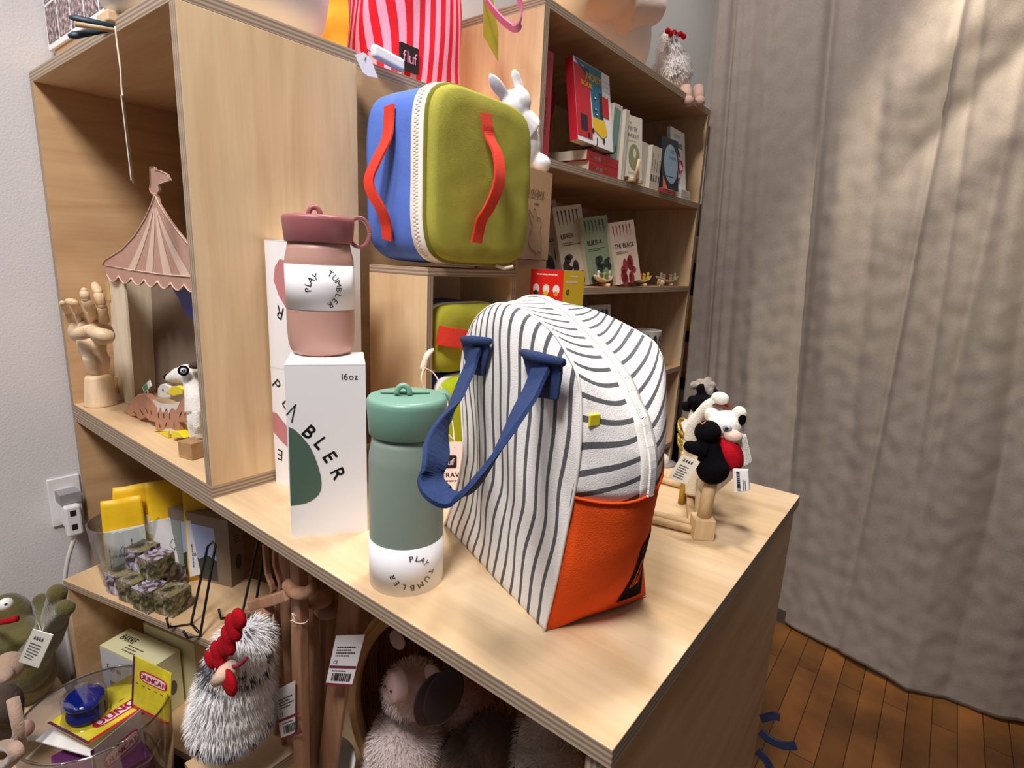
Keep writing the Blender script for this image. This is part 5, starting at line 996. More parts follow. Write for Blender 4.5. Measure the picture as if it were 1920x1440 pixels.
for a, b_, lv, yw, nm in CU:
    o = K(a, b_+.0, KZ+.0004+lv*(cs+.0004)); r_ = obj('photo_cube', MB().box((0,0,0), (cs,cs,cs), faces_mi=[(0,1)[(len(nm)+k) % 3 == 0] for k in range(6)]), [MOSS, MOSS2], None, bevel=.0008); r_.location = o; r_.rotation_euler = (0, 0, .265+yw); tag(r_, 'small cube printed with garden photos, %s of the cluster on the low crate' % nm, 'block', 'photo cubes on the low crate')
# black wire plate stands
def stand(label, pts2, base):
    r = T('plate_stand', label, 'plate stand', base); m_ = mat('black_wire', '0E0D0E', .35)
    for nm, pts_ in pts2: obj(nm, MB().tube([V(p) for p in pts_], .0023, 8), m_, r)
def SW(a, b_, z): return K(a, b_, KZ+.0025+z)
for lb_, a, b_, yw in (('black bent wire plate stand, the front one on the low crate', .315, .004, 0), ('black bent wire plate stand, the rear one beside the wooden swords', .372, .060, 0)):
    q_ = lambda u, v, z: SW(a+u, b_+v, z)
    stand(lb_, (('frame', [q_(-.010, -.010, .016), q_(-.004, -.012, .0), q_(.020, .012, .0), q_(.034, .044, .135), q_(.040, .050, .142), q_(.046, .050, .138), q_(.062, -.004, .0), q_(.048, -.016, .0), q_(.044, -.020, .014)]), ('brace', [q_(.020, .012, .0), q_(.050, .002, .0)])), q_(.03, .01, -.0025))
# cartons inside the crate
PC = mat('pale_carton', 'DAD4A8', .6); PC2 = mat('carton_front', 'C8CCD2', .5)
def cart(mb, f, t_, s_):
    mb.poly([f(0, 0), f(.098, 0), f(.098, .118), f(0, .118)], mi=1); q_ = lambda a, b_: f(a, b_)-KN*.0004
    text(mb, 'BARRE', lambda a, b_: t_(.012+a, .030+b_*1.3), .016, mi=2, bold=.05, xs=.8); scrib(mb, lambda a, b_: t_(.05+a, .008+b_), .045, .02, 3, 2, 2); rect(mb, q_, .022, .006, .056, .050, 3); text(mb, 'Farm', lambda a, b_: q_(.016+a, .074+b_), .020, mi=2); disc(mb, s_, .04, .05, .008, 2, 10, 2)
bxk('carton', 'pale yellow carton with dark lettering, front one inside the low crate', 'box', .050, .022, -.567, .0, .150, .060, .122, [PC, PC2, M_('5A5446'), M_('7A7078')], cart, 'pale cartons in the low crate')
bxk('carton', 'pale yellow carton with dark lettering, rear one inside the low crate', 'box', .085, .088, -.567, .0, .150, .064, .142, [PC, PC, M_('6A6450'), M_('8A8478')], cart, 'pale cartons in the low crate')
# low plinth in front
pl0 = T('plinth', 'low plywood plinth on the floor under the clear bin and frog puppet', 'plinth', (-.92, -.24, FZ)); PZ = -.52
mb = MB().box((-1.245, -.36, FZ), (-.585, -.10, PZ-.018)); obj('body', mb, MATS['birch_shade'], pl0); board('top_panel', (-1.245, -.36, PZ-.018), (-.585, -.10, PZ), 'z', 'x', pl0, bevel=.0006)
# clear bin with yo-yo packs
bz = -.345; bc_ = P(198, 1322, 'z', bz); bm = mpp(bc_); BR = 118*bm; pass
bc_.y -= .012; bin_ = T('clear_bin', 'clear acrylic bin full of yellow yo-yo packs, lower left', 'bin', V((bc_.x, bc_.y, PZ)))
AC = pane('acrylic', 'F2F0F2', .05)
obj('wall', MB().lathe([(.0005, PZ+.0005), (BR*.92, PZ+.0005), (BR*.94, PZ+.004), (BR, bz), (BR-.0025, bz+.001), (BR-.003, bz), (BR*.915, PZ+.006), (.0005, PZ+.006)], (bc_.x, bc_.y, 0), 56), AC, bin_)
obj('rim', MB().tube([V((bc_.x+(BR-.0013)*math.cos(2*PI*k/64), bc_.y+(BR-.0013)*math.sin(2*PI*k/64), bz)) for k in range(65)], .0021, 8), pane('acrylic_rim', 'D8D4D6', .45, .08), bin_)
CY = mat('pack_yellow', 'E0D030', .35, var=.15, vs=60); CP = mat('pack_purple', '5A2458', .35); CR_ = M_('C81E44', .35); BLG = mat('blue_plastic', '1430A8', .08, trans=.45)
def duncan(label, o, x, y, w_, h_, yoyo, nm='DUNCAN', cols=None):
    """hanging card pack: o lower-left corner, x/y card directions"""
    x, y = V(x).normalized(), V(y).normalized(); n = x.cross(y).normalized(); r = T('yoyo_pack', label, 'yo-yo pack', o, 'yo-yo packs in the clear bin'); mb = MB().frame(o, x, y, n, w_, h_, .0012, mi=0 if not cols else 4)
    f = pf(o+n*.0016, x, y); g2 = pf(o+n*.0020, x, y); g3 = pf(o+n*.0024, x, y)
    rect(mb, f, 0, 0, .004, h_, 1); rect(mb, f, 0, 0, w_, .005, 2)
    cx_, cy_ = w_*.55, h_*(.28 if yoyo else .70); mb.poly([f(cx_+w_*.36*math.copysign(abs(math.cos(a))**.45, math.cos(a)), cy_+h_*.11*math.copysign(abs(math.sin(a))**.7, math.sin(a))) for a in [2*PI*k/28 for k in range(28)]], mi=2)
    mb.poly([g2(cx_+w_*.335*math.copysign(abs(math.cos(a))**.45, math.cos(a)), cy_+h_*.085*math.copysign(abs(math.sin(a))**.7, math.sin(a))) for a in [2*PI*k/28 for k in range(28)]], mi=3)
    text(mb, nm, lambda a, b_: g3(cx_+a, cy_-h_*.055+b_), w_*.155, mi=2, bold=.10, center=True)
    if cols: scrib(mb, lambda a, b_: f(w_*.1+a, h_*.08+b_), w_*.8, h_*.40, 16, 5, 3)
    for q_ in range(5): rect(mb, f, w_*(.1+.16*q_), h_*.50, w_*(.17+.16*q_), h_*.515, 1)
    obj('card', mb, [CY, CP, CR_, mat('card_pinkwhite', 'F0D8DC', .4), mat('card_grey', 'B4A8A8', .6), M_('7A7072')], r)
    if yoyo:
        c = o+x*w_*yoyo[0]+y*h_*yoyo[1]+n*.004; R_ = yoyo[2]
        obj('yoyo', MB().lathe([(.001, .0), (R_*.95, .001), (R_, .004), (R_*.96, .009), (R_*.45, .016), (R_*.45, .019), (R_*.96, .026), (R_, .031), (R_*.93, .034), (R_*.6, .032), (R_*.4, .034), (.001, .034)], c, 36, n), BLG, r, 'translucent blue yo-yo')
        obj('blister', MB().lathe([(R_*1.25, -.002), (R_*1.12, .0), (R_*1.12, .037), (R_*1.0, .039), (.001, .039)], c, 36, n), AC, r)
BB = V((bc_.x, bc_.y, 0))
duncan('yellow yo-yo pack with blue yo-yo lying on top in the clear bin', P(164, 1397, 'z', -.392), P(300, 1310, 'z', -.388)-P(164, 1397, 'z', -.392), P(102, 1364, 'z', -.385)-P(164, 1397, 'z', -.392), .122, .085, (.28, .66, .026))
duncan('yellow yo-yo pack card standing at the back of the clear bin', BB+V((-.020, .050, -.385)), (.93, .33, -.10), (-.06, .14, 1), .080, .085, None)
gA_, gB_ = P(228, 1356, 'z', -.375), P(312, 1286, 'z', -.375); pass
duncan('grey back of a yo-yo pack pressed against the right side of the bin', gA_+V((.022, -.046, -.125)), gB_-gA_, (0, 0, 1), (gB_-gA_).length, .125, None, cols=1)
r = T('yoyo_pack', 'white card pack lying under the yellow one in the clear bin', 'yo-yo pack', BB+V((-.04, -.03, -.42)), 'yo-yo packs in the clear bin'); obj('card', MB().frame(BB+V((-.085, -.060, -.412)), V((.90, .42, 0)).normalized(), V((-.42, .9, .1)).normalized(), V((0,0,1)), .12, .09, .002), [WHITE], r)
r = T('yoyo_pack', 'dark purple yo-yo packs packed in the bottom of the clear bin', 'yo-yo pack', BB+V((0, 0, PZ+.008)), 'yo-yo packs in the clear bin'); mb = MB().box(BB+V((-.06, -.05, PZ+.008)), BB+V((.05, .05, -.43))); obj('card', mb, [CP], r, bevel=.002)
# frog puppet
fyy = -.15; G_ = lambda x, y, d=0: P(x, y, 'y', fyy+d); GF = mat('green_felt', '57501F', .95, .8, 300, var=.35, vs=18, sheen=.3)
fb = V((G_(35, 1300).x, fyy, PZ)); fr_ = T('frog_puppet', 'green felt frog puppet with red mouth and raised hand by the wall', 'puppet', fb)
mb = MB(); mb.ball(G_(16, 1152), (.046, .036, .040)); mb.tube([G_(18, 1165), G_(40, 1210), G_(48, 1270), G_(49, 1290)], [.030, .044, .050, .042], 18); mb.ball(G_(46, 1245), (.053, .042, .05))
mb.tube([G_(66, 1225), G_(88, 1195), G_(100, 1165)], [.025, .022, .020], 12)
for x, y, rr in ((78, 1128, .0115), (107, 1112, .0115), (122, 1140, .011)): mb.tube([G_(98, 1170), G_(x, y), ], [.017, rr], 10); mb.ball(G_(x, y), rr*1.15)
mb.tube([G_(48, 1280), V((G_(49, 1290).x, fyy, PZ+.035))], [.045, .033], 14)
obj('body', mb, GF, fr_, mods=BLOB(.0032, 5))
e0 = G_(11, 1133, -.034); e_ = obj('eye', MB().ball(e0, .010), mat('eye_white', 'ECEAE4', .4), fr_); obj('pupil', MB().ball(e0+(CAM-e0).normalized()*.0065, .0038), INK, e_)
obj('mouth', MB().tube(crv([G_(-20, 1168, -.036), G_(5, 1166, -.040), G_(32, 1160, -.028)], 4), .0045, 10), RED, fr_, 'red felt lips'); obj('chin', MB().ball(G_(-2, 1182, -.016), (.034, .024, .016)), mat('yellow_felt', 'D8A820', .9, .4, 300), fr_, 'yellow chin')
tp_ = [G_(x, y, -.05) for x, y in ((63,1179),(101,1190),(73,1252),(36,1240))]; mb = MB().prism(tp_, (0, -.0008, 0)); xx = (tp_[1]-tp_[0]); yy_ = (tp_[0]-tp_[3]); f = lambda a, b_: tp_[3]+xx*a+yy_*b_+V((0, -.0012, 0))
for k in range(4): mb.poly([f(.25+k*.13, .78), f(.34+k*.13, .78), f(.31+k*.13, .88), f(.26+k*.13, .84)], mi=1)
scrib(mb, lambda a, b_: f(.18+a, .2+b_), .62, .5, 6, 1, 5); obj('paper_tag', mb, [PAPER, M_('3A3A3A')], fr_); obj('string', MB().tube([G_(70, 1165, -.04), G_(78, 1186, -.05), G_(84, 1165, -.03)], .0006, 5), CREAM, fr_)
# little figure below the frog
my = -.205; Q_ = lambda x, y, d=0: P(x, y, 'y', my+d); bb_ = V((Q_(20, 1390).x, my, PZ)); mk = T('felt_figure', 'brown felt creature with tan head seated below the frog puppet', 'puppet', bb_)
TF = mat('tan_felt', 'A88C78', .95, .6, 300, sheen=.3); BF = mat('brown_fur', '4C3C34', .95, .8, 200, var=.3, vs=40)
mb = MB(); mb.ball(Q_(16, 1250), (.022, .020, .020)); mb.ball(Q_(6, 1268, -.01), (.014, .012, .009)); obj('head', mb, TF, mk, mods=BLOB(.0025, 4))
mb = MB(); mb.ball(Q_(12, 1320), (.026, .022, .032)); mb.tube([Q_(12, 1320), Q_(8, 1400)], [.022, .026], 14); obj('body', mb, BF, mk, mods=BLOB(.0028, 4))
obj('arm', MB().tube([Q_(24, 1310, -.02), Q_(34, 1360, -.022), Q_(42, 1410, -.02)], [.0065, .006, .0055], 10), TF, mk); obj('leg', MB().tube(crv([Q_(-5, 1400, -.02), Q_(20, 1398, -.028), Q_(30, 1415, -.03), Q_(10, 1435, -.03)], 4), .0075, 10), TF, mk); obj('foot', MB().ball(Q_(50, 1365, -.01), (.010, .008, .010)), mat('pink_felt', 'B08880', .9), mk)
# ============================================================ big hen plush, swords, basket, pig under the table
LZ = -.582
hz = V((-.600, -.018, -.425)); ri = T('riser_block', 'small plywood riser under the big plush hen', 'riser', V((hz.x, hz.y+.05, LZ))); obj('body', MB().box((hz.x-.05, .012, LZ), (hz.x+.045, .09, -.428)), FACE['z'], ri); board('top_panel', (hz.x-.055, -.055, -.428), (hz.x+.05, .095, -.420), 'z', 'x', ri)
hen_c = V((-.575, -.010, -.419)); by = hen_c.y
h2 = T('hen_plush', 'big fluffy plush hen with red comb in front of the wooden swords', 'soft toy', hen_c)
HH = lambda x, y, d=0: P(x, y, 'y', by+d); mz = mpp(HH(440, 1300))
bb = [(HH(438, 1338), (66*mz, .060, 72*mz)), (HH(440, 1305), (64*mz, .057, 60*mz)), (HH(445, 1272), (58*mz, .052, 56*mz)), (HH(451, 1240), (50*mz, .046, 50*mz)), (HH(458, 1208), (41*mz, .040, 42*mz))]
bb[0][0].z = max(bb[0][0].z, hen_c.z+70*mz*.93)
mb = MB()
for q_ in bb: mb.ball(*q_)
obj('body', mb, mat('hen_white2', 'D8D8DC', .95), h2, mods=BLOB(.004, 8))
rd0 = random.Random(5); spots = [V((rd0.gauss(0, 1), rd0.gauss(0, 1)-1, rd0.gauss(0, 1)-1.2)).normalized() for _ in range(70)]; spots2 = [V((rd0.gauss(0, 1), rd0.gauss(0, 1)-.6, rd0.gauss(0, 1))).normalized() for _ in range(60)]
def hp_(p, rd):
    if p.z > bb[2][0].z+.018: return 1 if any(((p-bb[3][0]).normalized()-k).length < .17 for k in spots2) else 0
    d = (p-bb[0][0]).normalized()
    if d.z < -.12: return 1 if any((d-k).length < .10 for k in spots) else 2
    return 0
mb = MB(); fur(mb, bb, 14000, .013, .0005, hp_, .8, 9); obj('fur', mb, [mat('fur_white2', 'F2F0EE', .9), mat('fur_dark', '34343A', .9), mat('fur_bluegrey', 'C8CAD4', .9)], h2, 'long white fur spotted grey below and on the neck', keepn=True)
mb = MB()
for x, y, rr in ((448, 1160, 15), (436, 1172, 17), (428, 1192, 16), (420, 1212, 16), (408, 1222, 17), (396, 1236, 15), (412, 1240, 15), (440, 1182, 16), (428, 1208, 17)): mb.ball(HH(x, y, -.042), (rr*mz*1.15, .007, rr*mz*1.15))
obj('comb', mb, RED, h2, 'red felt comb', mods=BLOB(.0022, 3))
obj('beak', MB().tube([HH(436, 1254, -.050), HH(420, 1264, -.062), HH(402, 1280, -.070)], [.011, .010, .006], 12), mat('beak_felt', 'D8B8A0', .9, .4, 300), h2); obj('wattle', MB().ball(HH(430, 1280, -.060), (.0155, .006, .0170)), RED, h2)
obj('eye_line', MB().tube(crv([HH(422, 1246, -.052), HH(438, 1250, -.052), HH(450, 1246, -.048), HH(462, 1234, -.044)], 4), .0022, 8), mat('wine_felt', '7A1C30', .9), h2)
# sword bucket
SWD = ply('beech_dark', 'B08466', '96694C', 'z', .5, .06, 3); bk = V((-.528, .080, LZ)); bu = T('sword_bucket', 'white bucket under the table holding wooden toy swords', 'bucket', bk)
obj('bucket', MB().lathe([(.0005, 0), (.052, 0), (.062, .13), (.065, .134), (.062, .137), (.058, .13), (.050, .006), (.0005, .006)], bk, 40), mat('white_enamel', 'E0DCD8', .35), bu)
def sword(nm, label, cat, pts_, wd_, th, guard=None, tagp=None, yy_=.07, d_=V((1, .1, 0)), pommel=None):
    p3 = [P(x, y, 'y', yy_) for x, y in pts_]; a, b_ = p3[-2], p3[-1]; d = (b_-a).normalized()
    k = (LZ+.012-b_.z)/d.z if d.z < 0 else 0; p3.append(b_+d*max(0, k))
    # keep the foot inside the bucket
    e = p3[-1]; v2 = V((e.x-bk.x, e.y-bk.y, 0)); 
    if v2.length > .040: v2 = v2.normalized()*.040; p3[-1] = V((bk.x+v2.x, bk.y+v2.y, e.z))
    r = T(nm, label, cat, p3[-1], 'wooden toy swords and staffs under the table'); obj('blade', MB().strap(crv(p3, 3), d_, wd_, th), SWD, r, bevel=.001)
    if guard: g_ = [P(x, y, 'y', yy_-.012) for x, y in guard]; obj('guard', MB().tube(crv(g_, 3), [.006]+[.009]*((len(g_)-1)*3-1)+[.006], 12, flat=.7), SWD, r)
    if pommel: c_ = P(*pommel, 'y', yy_-.006); obj('guard_disc', MB().lathe([(.001, -.006), (.018, -.006), (.021, 0), (.018, .006), (.001, .006)], c_, 24), SWD, r)
    if tagp:
        q4 = [P(x, y, 'y', yy_-.022) for x, y in tagp]; mb = MB().prism(q4, (0, .0006, 0)); xx = q4[1]-q4[0]; yv = q4[0]-q4[3]; f = lambda a, b_: q4[3]+xx*a+yv*b_+V((0, -.0005, 0)); g2 = lambda a, b_: f(a, b_)+V((0, -.0004, 0))
        rect(mb, f, .02, .36, .98, .41, 2); rect(mb, f, .0, .0, 1, .05, 2); text(mb, 'CE', lambda a, b_: f(.12+a*1.1/xx.length*1.0, .45+b_/yv.length), .009, mi=1); scrib(mb, lambda a, b_: f(.15+a, .58+b_), .7, .22, 4, 1, 6); bars(mb, lambda a, b_: f(.18+a, .10+b_), .65, .16); scrib(mb, lambda a, b_: f(.15+a, .28+b_), .5, .05, 1, 1, 2); obj('paper_tag', mb, [WHITE, INK, M_('7A1C3C')], r)
sword('toy_staff', 'thin wavy wooden staff, leftmost in the bucket under the table', 'toy staff', ((497,1020),(502,1075),(512,1105),(504,1140),(508,1220),(516,1330),(524,1440)), .006, .006, yy_=.062)
sword('toy_staff', 'thin wavy wooden staff with white tag, second in the bucket', 'toy staff', ((516,1030),(517,1060),(528,1100),(519,1130),(524,1210),(530,1330),(536,1440)), .006, .006, tagp=((514,1296),(553,1276),(553,1372),(528,1388)), yy_=.060)
sword('toy_sword', 'broad flat wooden sword blade behind the wavy staffs', 'toy sword', ((535,1040),(536,1150),(540,1300),(545,1440)), .030, .006, yy_=.085)
sword('toy_sword', 'wooden sword with carved round guard tied with string', 'toy sword', ((560,1050),(562,1120),(563,1250),(566,1440)), .021, .012, guard=((536,1090),(550,1108),(572,1112),(588,1100)), yy_=.050)
sword('toy_sword', 'darker wooden sword beside the tied one, disc guard', 'toy sword', ((586,1075),(588,1150),(590,1300),(588,1440)), .012, .009, pommel=(598, 1122), yy_=.090)
sword('toy_sword', 'short wooden sword with pale disc guard further back', 'toy sword', ((618,1090),(612,1150),(606,1300),(602,1440)), .020, .010, pommel=(616, 1142), yy_=.110)
sword('toy_sword', 'wide pale wooden sword blade wearing a barcode paper sleeve', 'toy sword', ((656,1115),(650,1180),(632,1300),(614,1440)), .038, .006, tagp=((630,1192),(684,1190),(660,1284),(610,1284)), yy_=.098)
for lb_, q_ in (('short wooden toy dagger lying over the staffs, upper', ((474,1134),(505,1126),(543,1114))), ('short wooden toy dagger lying over the staffs, lower', ((458,1154),(480,1150),(505,1144)))):
    p_ = [P(x, y, 'y', .036) for x, y in q_]; r = T('wooden_dagger', lb_, 'toy dagger', p_[1], 'wooden toy swords and staffs under the table'); obj('grip', MB().strap(p_, V((0, 0, 1)), .015, .012), SWD, r, bevel=.003)
obj_ = T('tie_string', 'white string tied round the middle sword', 'string', P(563, 1160, 'y', .04)); obj('knot', MB().tube([P(563, 1160, 'y', .050)+V((.013*math.cos(a), .009*math.sin(a), .0)) for a in [k*.45 for k in range(15)]], .0009, 6).tube(crv([P(556, 1156, 'y', .038), P(548, 1150, 'y', .034), P(552, 1162, 'y', .034), P(545, 1164, 'y', .034)], 4), .0008, 6), CREAM, obj_)
# wicker basket tipped towards the room
kc = P(815, 1440, 'y', .20); kc = V((-.36, .26, -.372)); ax_ = V((.42, -.90, .10)).normalized(); bs = T('wicker_basket', 'round woven basket tipped on its side under the table holding a plush pig', 'basket', V((kc.x, kc.y, LZ)))
m, t, b = nt('wicker'); N = t.nodes; L = t.links; tc = N.new('ShaderNodeTexCoord'); br = N.new('ShaderNodeTexBrick'); br.inputs['Scale'].default_value = 55; br.inputs['Row Height'].default_value = .35; br.inputs['Brick Width'].default_value = .9; br.inputs['Mortar Size'].default_value = .04; br.inputs['Color1'].default_value = lin('B0783E'); br.inputs['Color2'].default_value = lin('8E5A2C'); br.inputs['Mortar'].default_value = lin('5E3C20'); L.new(tc.outputs['Object'], br.inputs[0]); L.new(br.outputs[0], b.inputs['Base Color']); bp = N.new('ShaderNodeBump'); bp.inputs['Strength'].default_value = .8; bp.inputs['Distance'].default_value = .004; L.new(br.outputs[1], bp.inputs['Height']); bp.invert = True; L.new(bp.outputs[0], b.inputs['Normal']); WK = m
RB = .205
obj('bowl', MB().lathe([(RB, 0), (RB*.98, -.05), (RB*.88, -.11), (RB*.65, -.15), (.001, -.16), (.001, -.166), (RB*.68, -.157), (RB*.92, -.113), (RB*1.02, -.05), (RB*1.03, 0)], kc, 64, ax_), WK, bs)
for rr, z in ((RB*1.03, .0), (RB*.99, .012), (RB*1.05, -.018)): obj('rim_hoop', MB().lathe([(rr-.010, z-.010), (rr+.003, z-.010), (rr+.003, z+.010), (rr-.010, z+.010), (rr-.010, z-.010)], kc, 64, ax_), mat('hoop_wood', 'D8AC78', .5, var=.08, vs=30), bs, bevel=.001)
# pig plush
gy = .185; J = lambda x, y, d=0: P(x, y, 'y', gy+d); mg = mpp(J(750, 1290)); PF = mat('pig_plush', 'D8C4C0', .95, .5, 300, sheen=.3)
pgb = V((J(760, 1500).x, gy+.01, LZ)); pg = T('pig_plush', 'fluffy pale pink plush pig sitting in the wicker basket', 'soft toy', J(760, 1440))
bb = [(J(772, 1290), (50*mg, .045, 46*mg)), (J(760, 1400), (70*mg, .06, 70*mg)), (J(745, 1480), (86*mg, .07, 50*mg)), (J(700, 1460, -.02), (34*mg, .03, 34*mg))]
mb = MB()
for q_ in bb: mb.ball(*q_)
mb.tube([J(770, 1290), J(738, 1288, -.040)], [.036, .022], 16); obj('body', mb, PF, pg, mods=BLOB(.004, 8))
sc0 = J(736, 1288, -.070); ns_ = (V((.10, -.40, .40))-V((0, 0, 0))); ns_ = V((-.30, -.92, .12)).normalized(); sn = obj('snout', MB().lathe([(.001, .004), (.017, .004), (.0215, .001), (.023, -.012)], sc0, 24, ns_), mat('snout_pink', 'C8A49C', .8, .3, 300), pg, 'round pink snout')
for dx_ in (-.0065, .0065): obj('nostril', MB().ball(sc0+ns_*.0068+V((dx_, 0, -.001)), .002, n=8, m=6), INK, sn)
for q_ in ((745, 1200, -.02), (812, 1265, -.03)): obj('ear', MB().ball(J(*q_), (.016, .007, .014)), PF, pg)
mb = MB(); fur(mb, bb, 11000, .008, .0005, lambda p, rd: 0, .3, 4); obj('fur', mb, [mat('pig_fur', 'E4D6D4', .9)], pg, keepn=True)
DT = mat('brown_leather', '2E1E1A', .55, .2, 200)
for i, q_ in enumerate(((812, 1312, -.075), (832, 1306, -.085))):
    c_ = J(*q_); r = obj('swing_tag', MB().lathe([(.001, .001), (.020, .001), (.022, 0), (.020, -.001), (.001, -.001)], V(), 28), DT, None); r.location = c_; r.rotation_euler = (math.radians(78), math.radians(20), math.radians(35+8*i)); r.scale = (1, 1.7, 1); tag(r, 'dark brown oval embossed tag, %s of the two hanging by the pig' % ('left' if not i else 'right'), 'tag', 'dark oval tags in the basket')
def plush(nm, label, cat, balls, m_, n_f=2500, fl=.012):
    r = T(nm, label, cat, balls[0][0]-V((0, 0, balls[0][1][2]))); mb = MB()
    for q_ in balls: mb.ball(*q_)
    obj('body', mb, m_, r, mods=BLOB(.004, 8)); mb = MB(); fur(mb, balls, n_f, fl, .0006, lambda p, rd: 0, .3, 8); obj('fur', mb, [m_], r, keepn=True); return r
def J2(x, y, yv): return P(x, y, 'y', yv)
plush('bunny_plush', 'pink beige plush animal leaning in the basket right of the pig', 'soft toy', [(J2(868, 1335, .29), (.055, .05, .055)), (J2(850, 1285, .29), (.030, .03, .035)), (J2(835, 1400, .25), (.05, .045, .04))], mat('plush_pink', 'C8A090', .95, .5, 250, sheen=.3))
plush('brown_plush', 'dark brown plush animal low in the shadow under the table', 'soft toy', [(J2(890, 1430, .24), (.055, .05, .05)), (J2(930, 1395, .26), (.05, .045, .045))], mat('plush_brown', '5A4236', .95, .5, 250, sheen=.3))
plush('grey_plush', 'light grey plush animal at the right end under the table', 'soft toy', [(J2(1022, 1395, .24), (.040, .04, .055)), (J2(1030, 1440, .22), (.05, .045, .04))], mat('plush_grey', 'B8AEA6', .95, .5, 250, sheen=.3))
# ============================================================ finger puppets on their stand at the right end
BW = ply('pine_block', 'D9BC92', 'C9A678', 'z', .5, .04, 4)
st = T('puppet_stand', 'pale wooden dowel stand at the right end of the table holding the puppets', 'stand', (-.10, .43, 0))
def blk(c, s_, h, yaw, nm='foot_block'):
    mb = MB(); mb.M = Matrix.Translation(c) @ Matrix.Rotation(yaw, 4, 'Z'); mb.box((-s_/2, -s_/2, 0), (s_/2, s_/2, h)); return obj(nm, mb, BW, st, bevel=.001)
B1 = V((-.070, .372, 0)); blk(B1, .026, .028, .62)
B2 = V((-.125, .500, 0)); blk(B2, .026, .026, .62)
obj('cross_bar', MB().frame(B1+V((-.012, .012, 0)), (B2-B1).normalized(), V((0, 0, 1)), V((-1, 0, 0)), (B2-B1).length, .012, .010), BW, st, bevel=.001)
for (x0, y0, x1, y1) in ((1304, 984, 1200, 958), (1290, 905, 1205, 882)):
    a, b_ = P(x0, y0, 'z', .008), P(x1, y1, 'z', .008); d = (b_-a).normalized(); b_ = a+d*.20; obj('dowel', MB().tube([a, b_], .006, 14), BW, st); obj('dowel', MB().tube([a+V((.0, -.013, -.002)), b_+V((0, -.013, -.002))], .0055, 14), BW, st)
top1 = P(1336, 900, 'y', .385); obj('peg', MB().tube([B1+V((0, 0, .024)), top1+V((0, 0, .02))], .0085, 16), BW, st)
B3 = P(1312, 925, 'y', .43); obj('peg', MB().tube([B1+V((-.012, .02, .010)), B3+V((0, 0, .02))], .0065, 14), BW, st)
py = .385; A_ = lambda x, y, d=0: P(x, y, 'y', py+d); ma = mpp(A_(1335, 850))
bp_ = T('penguin_puppet', 'black felt bird finger puppet with round head on the wooden peg', 'finger puppet', A_(1338, 912))
mb = MB(); mb.ball(A_(1327, 810), (24*ma, .021, 22*ma)); mb.ball(A_(1337, 878), (30*ma, .026, 30*ma)); mb.tube([A_(1330, 825), A_(1334, 860)], [15*ma, 26*ma], 16); mb.tube([A_(1322, 846, -.012), A_(1308, 842, -.018), A_(1290, 836, -.02), A_(1283, 832, -.02)], [.010, .009, .008, .004], 12)
obj('body', mb, BLACKF, bp_, mods=BLOB(.002, 4)); obj('beak', MB().tube([A_(1313, 791, -.017), A_(1317, 796, -.021), A_(1323, 790, -.02)], .0008, 6), mat('stitch_orange', 'C88048', .8), bp_)
wh = T('cat_puppet', 'white felt cat finger puppet behind the black bird puppet', 'finger puppet', P(1372, 905, 'y', .43)); cyv = .425; D2 = lambda x, y, d=0: P(x, y, 'y', cyv+d)
WH2 = mat('white_felt', 'EAE4D8', .95, .6, 400, var=.04, sheen=.3)
mb = MB(); mb.ball(D2(1362, 795), (33*ma, .028, 27*ma)); mb.tube([D2(1366, 815), D2(1372, 870)], [.022, .026], 16); mb.tube([D2(1372, 850), D2(1340, 890), D2(1322, 920)], [.024, .020, .012], 14)
for x, y in ((1334, 778), (1386, 776)): mb.ball(D2(x, y, -.004), (.010, .007, .011))
obj('body', mb, WH2, wh, mods=BLOB(.0022, 4)); obj('ear_tip', MB().ball(D2(1391, 786, -.006), (.0055, .006, .0085)), BLACKF, wh)
e = D2(1364, 803, -.026); e_ = obj('eye', MB().ball(e, (.006, .0035, .0045), n=14, m=8), mat('eye_grey2', '9AA0B4', .3), wh); obj('pupil', MB().ball(e+V((0, -.0025, 0)), .0026, n=10, m=8), INK, e_); obj('snout', MB().ball(D2(1374, 818, -.022), (.012, .010, .009)), mat('blush_felt', 'D8BCAC', .95, .4, 400), wh)
rw = T('ladybird_puppet', 'round red felt puppet wing tucked behind the black bird', 'finger puppet', P(1372, 880, 'y', .40)); mb = MB().ball(P(1371, 853, 'y', .402), (21*ma, .018, 32*ma), rot3('Y', -25)); mb.ball(P(1355, 836, 'y', .402), (.012, .010, .012)); obj('body', mb, RED, rw, mods=BLOB(.002, 3))
bh = T('girl_puppet', 'felt puppet with black curls and grey fur hat at the back', 'finger puppet', P(1318, 905, 'y', .47)); hyv = .47; D3 = lambda x, y, d=0: P(x, y, 'y', hyv+d)
mb = MB(); mb.tube([D3(1320, 765), D3(1308, 830), D3(1305, 925)], [.018, .024, .020], 16); obj('body', mb, mat('cream_felt', 'E4D6BC', .95, .5, 400, sheen=.3), bh, mods=BLOB(.0025, 4))
mb = MB(); rdh = random.Random(2)
for k in range(26): mb.ball(D3(1323+rdh.gauss(0, 11), 750+rdh.gauss(0, 10), rdh.gauss(-.004, .007)), .008)
obj('curly_hair', mb, BLACKF, bh, mods=BLOB(.0022, 1)); mb = MB()
for k in range(26): mb.ball(D3(1326+rdh.gauss(0, 11), 724+rdh.gauss(0, 6), rdh.gauss(.004, .009)), .0065)
obj('hat', mb, mat('grey_fur', '8C8278', .95, .9, 300, var=.3, vs=80), bh, 'curly grey hat', mods=BLOB(.0022, 1))
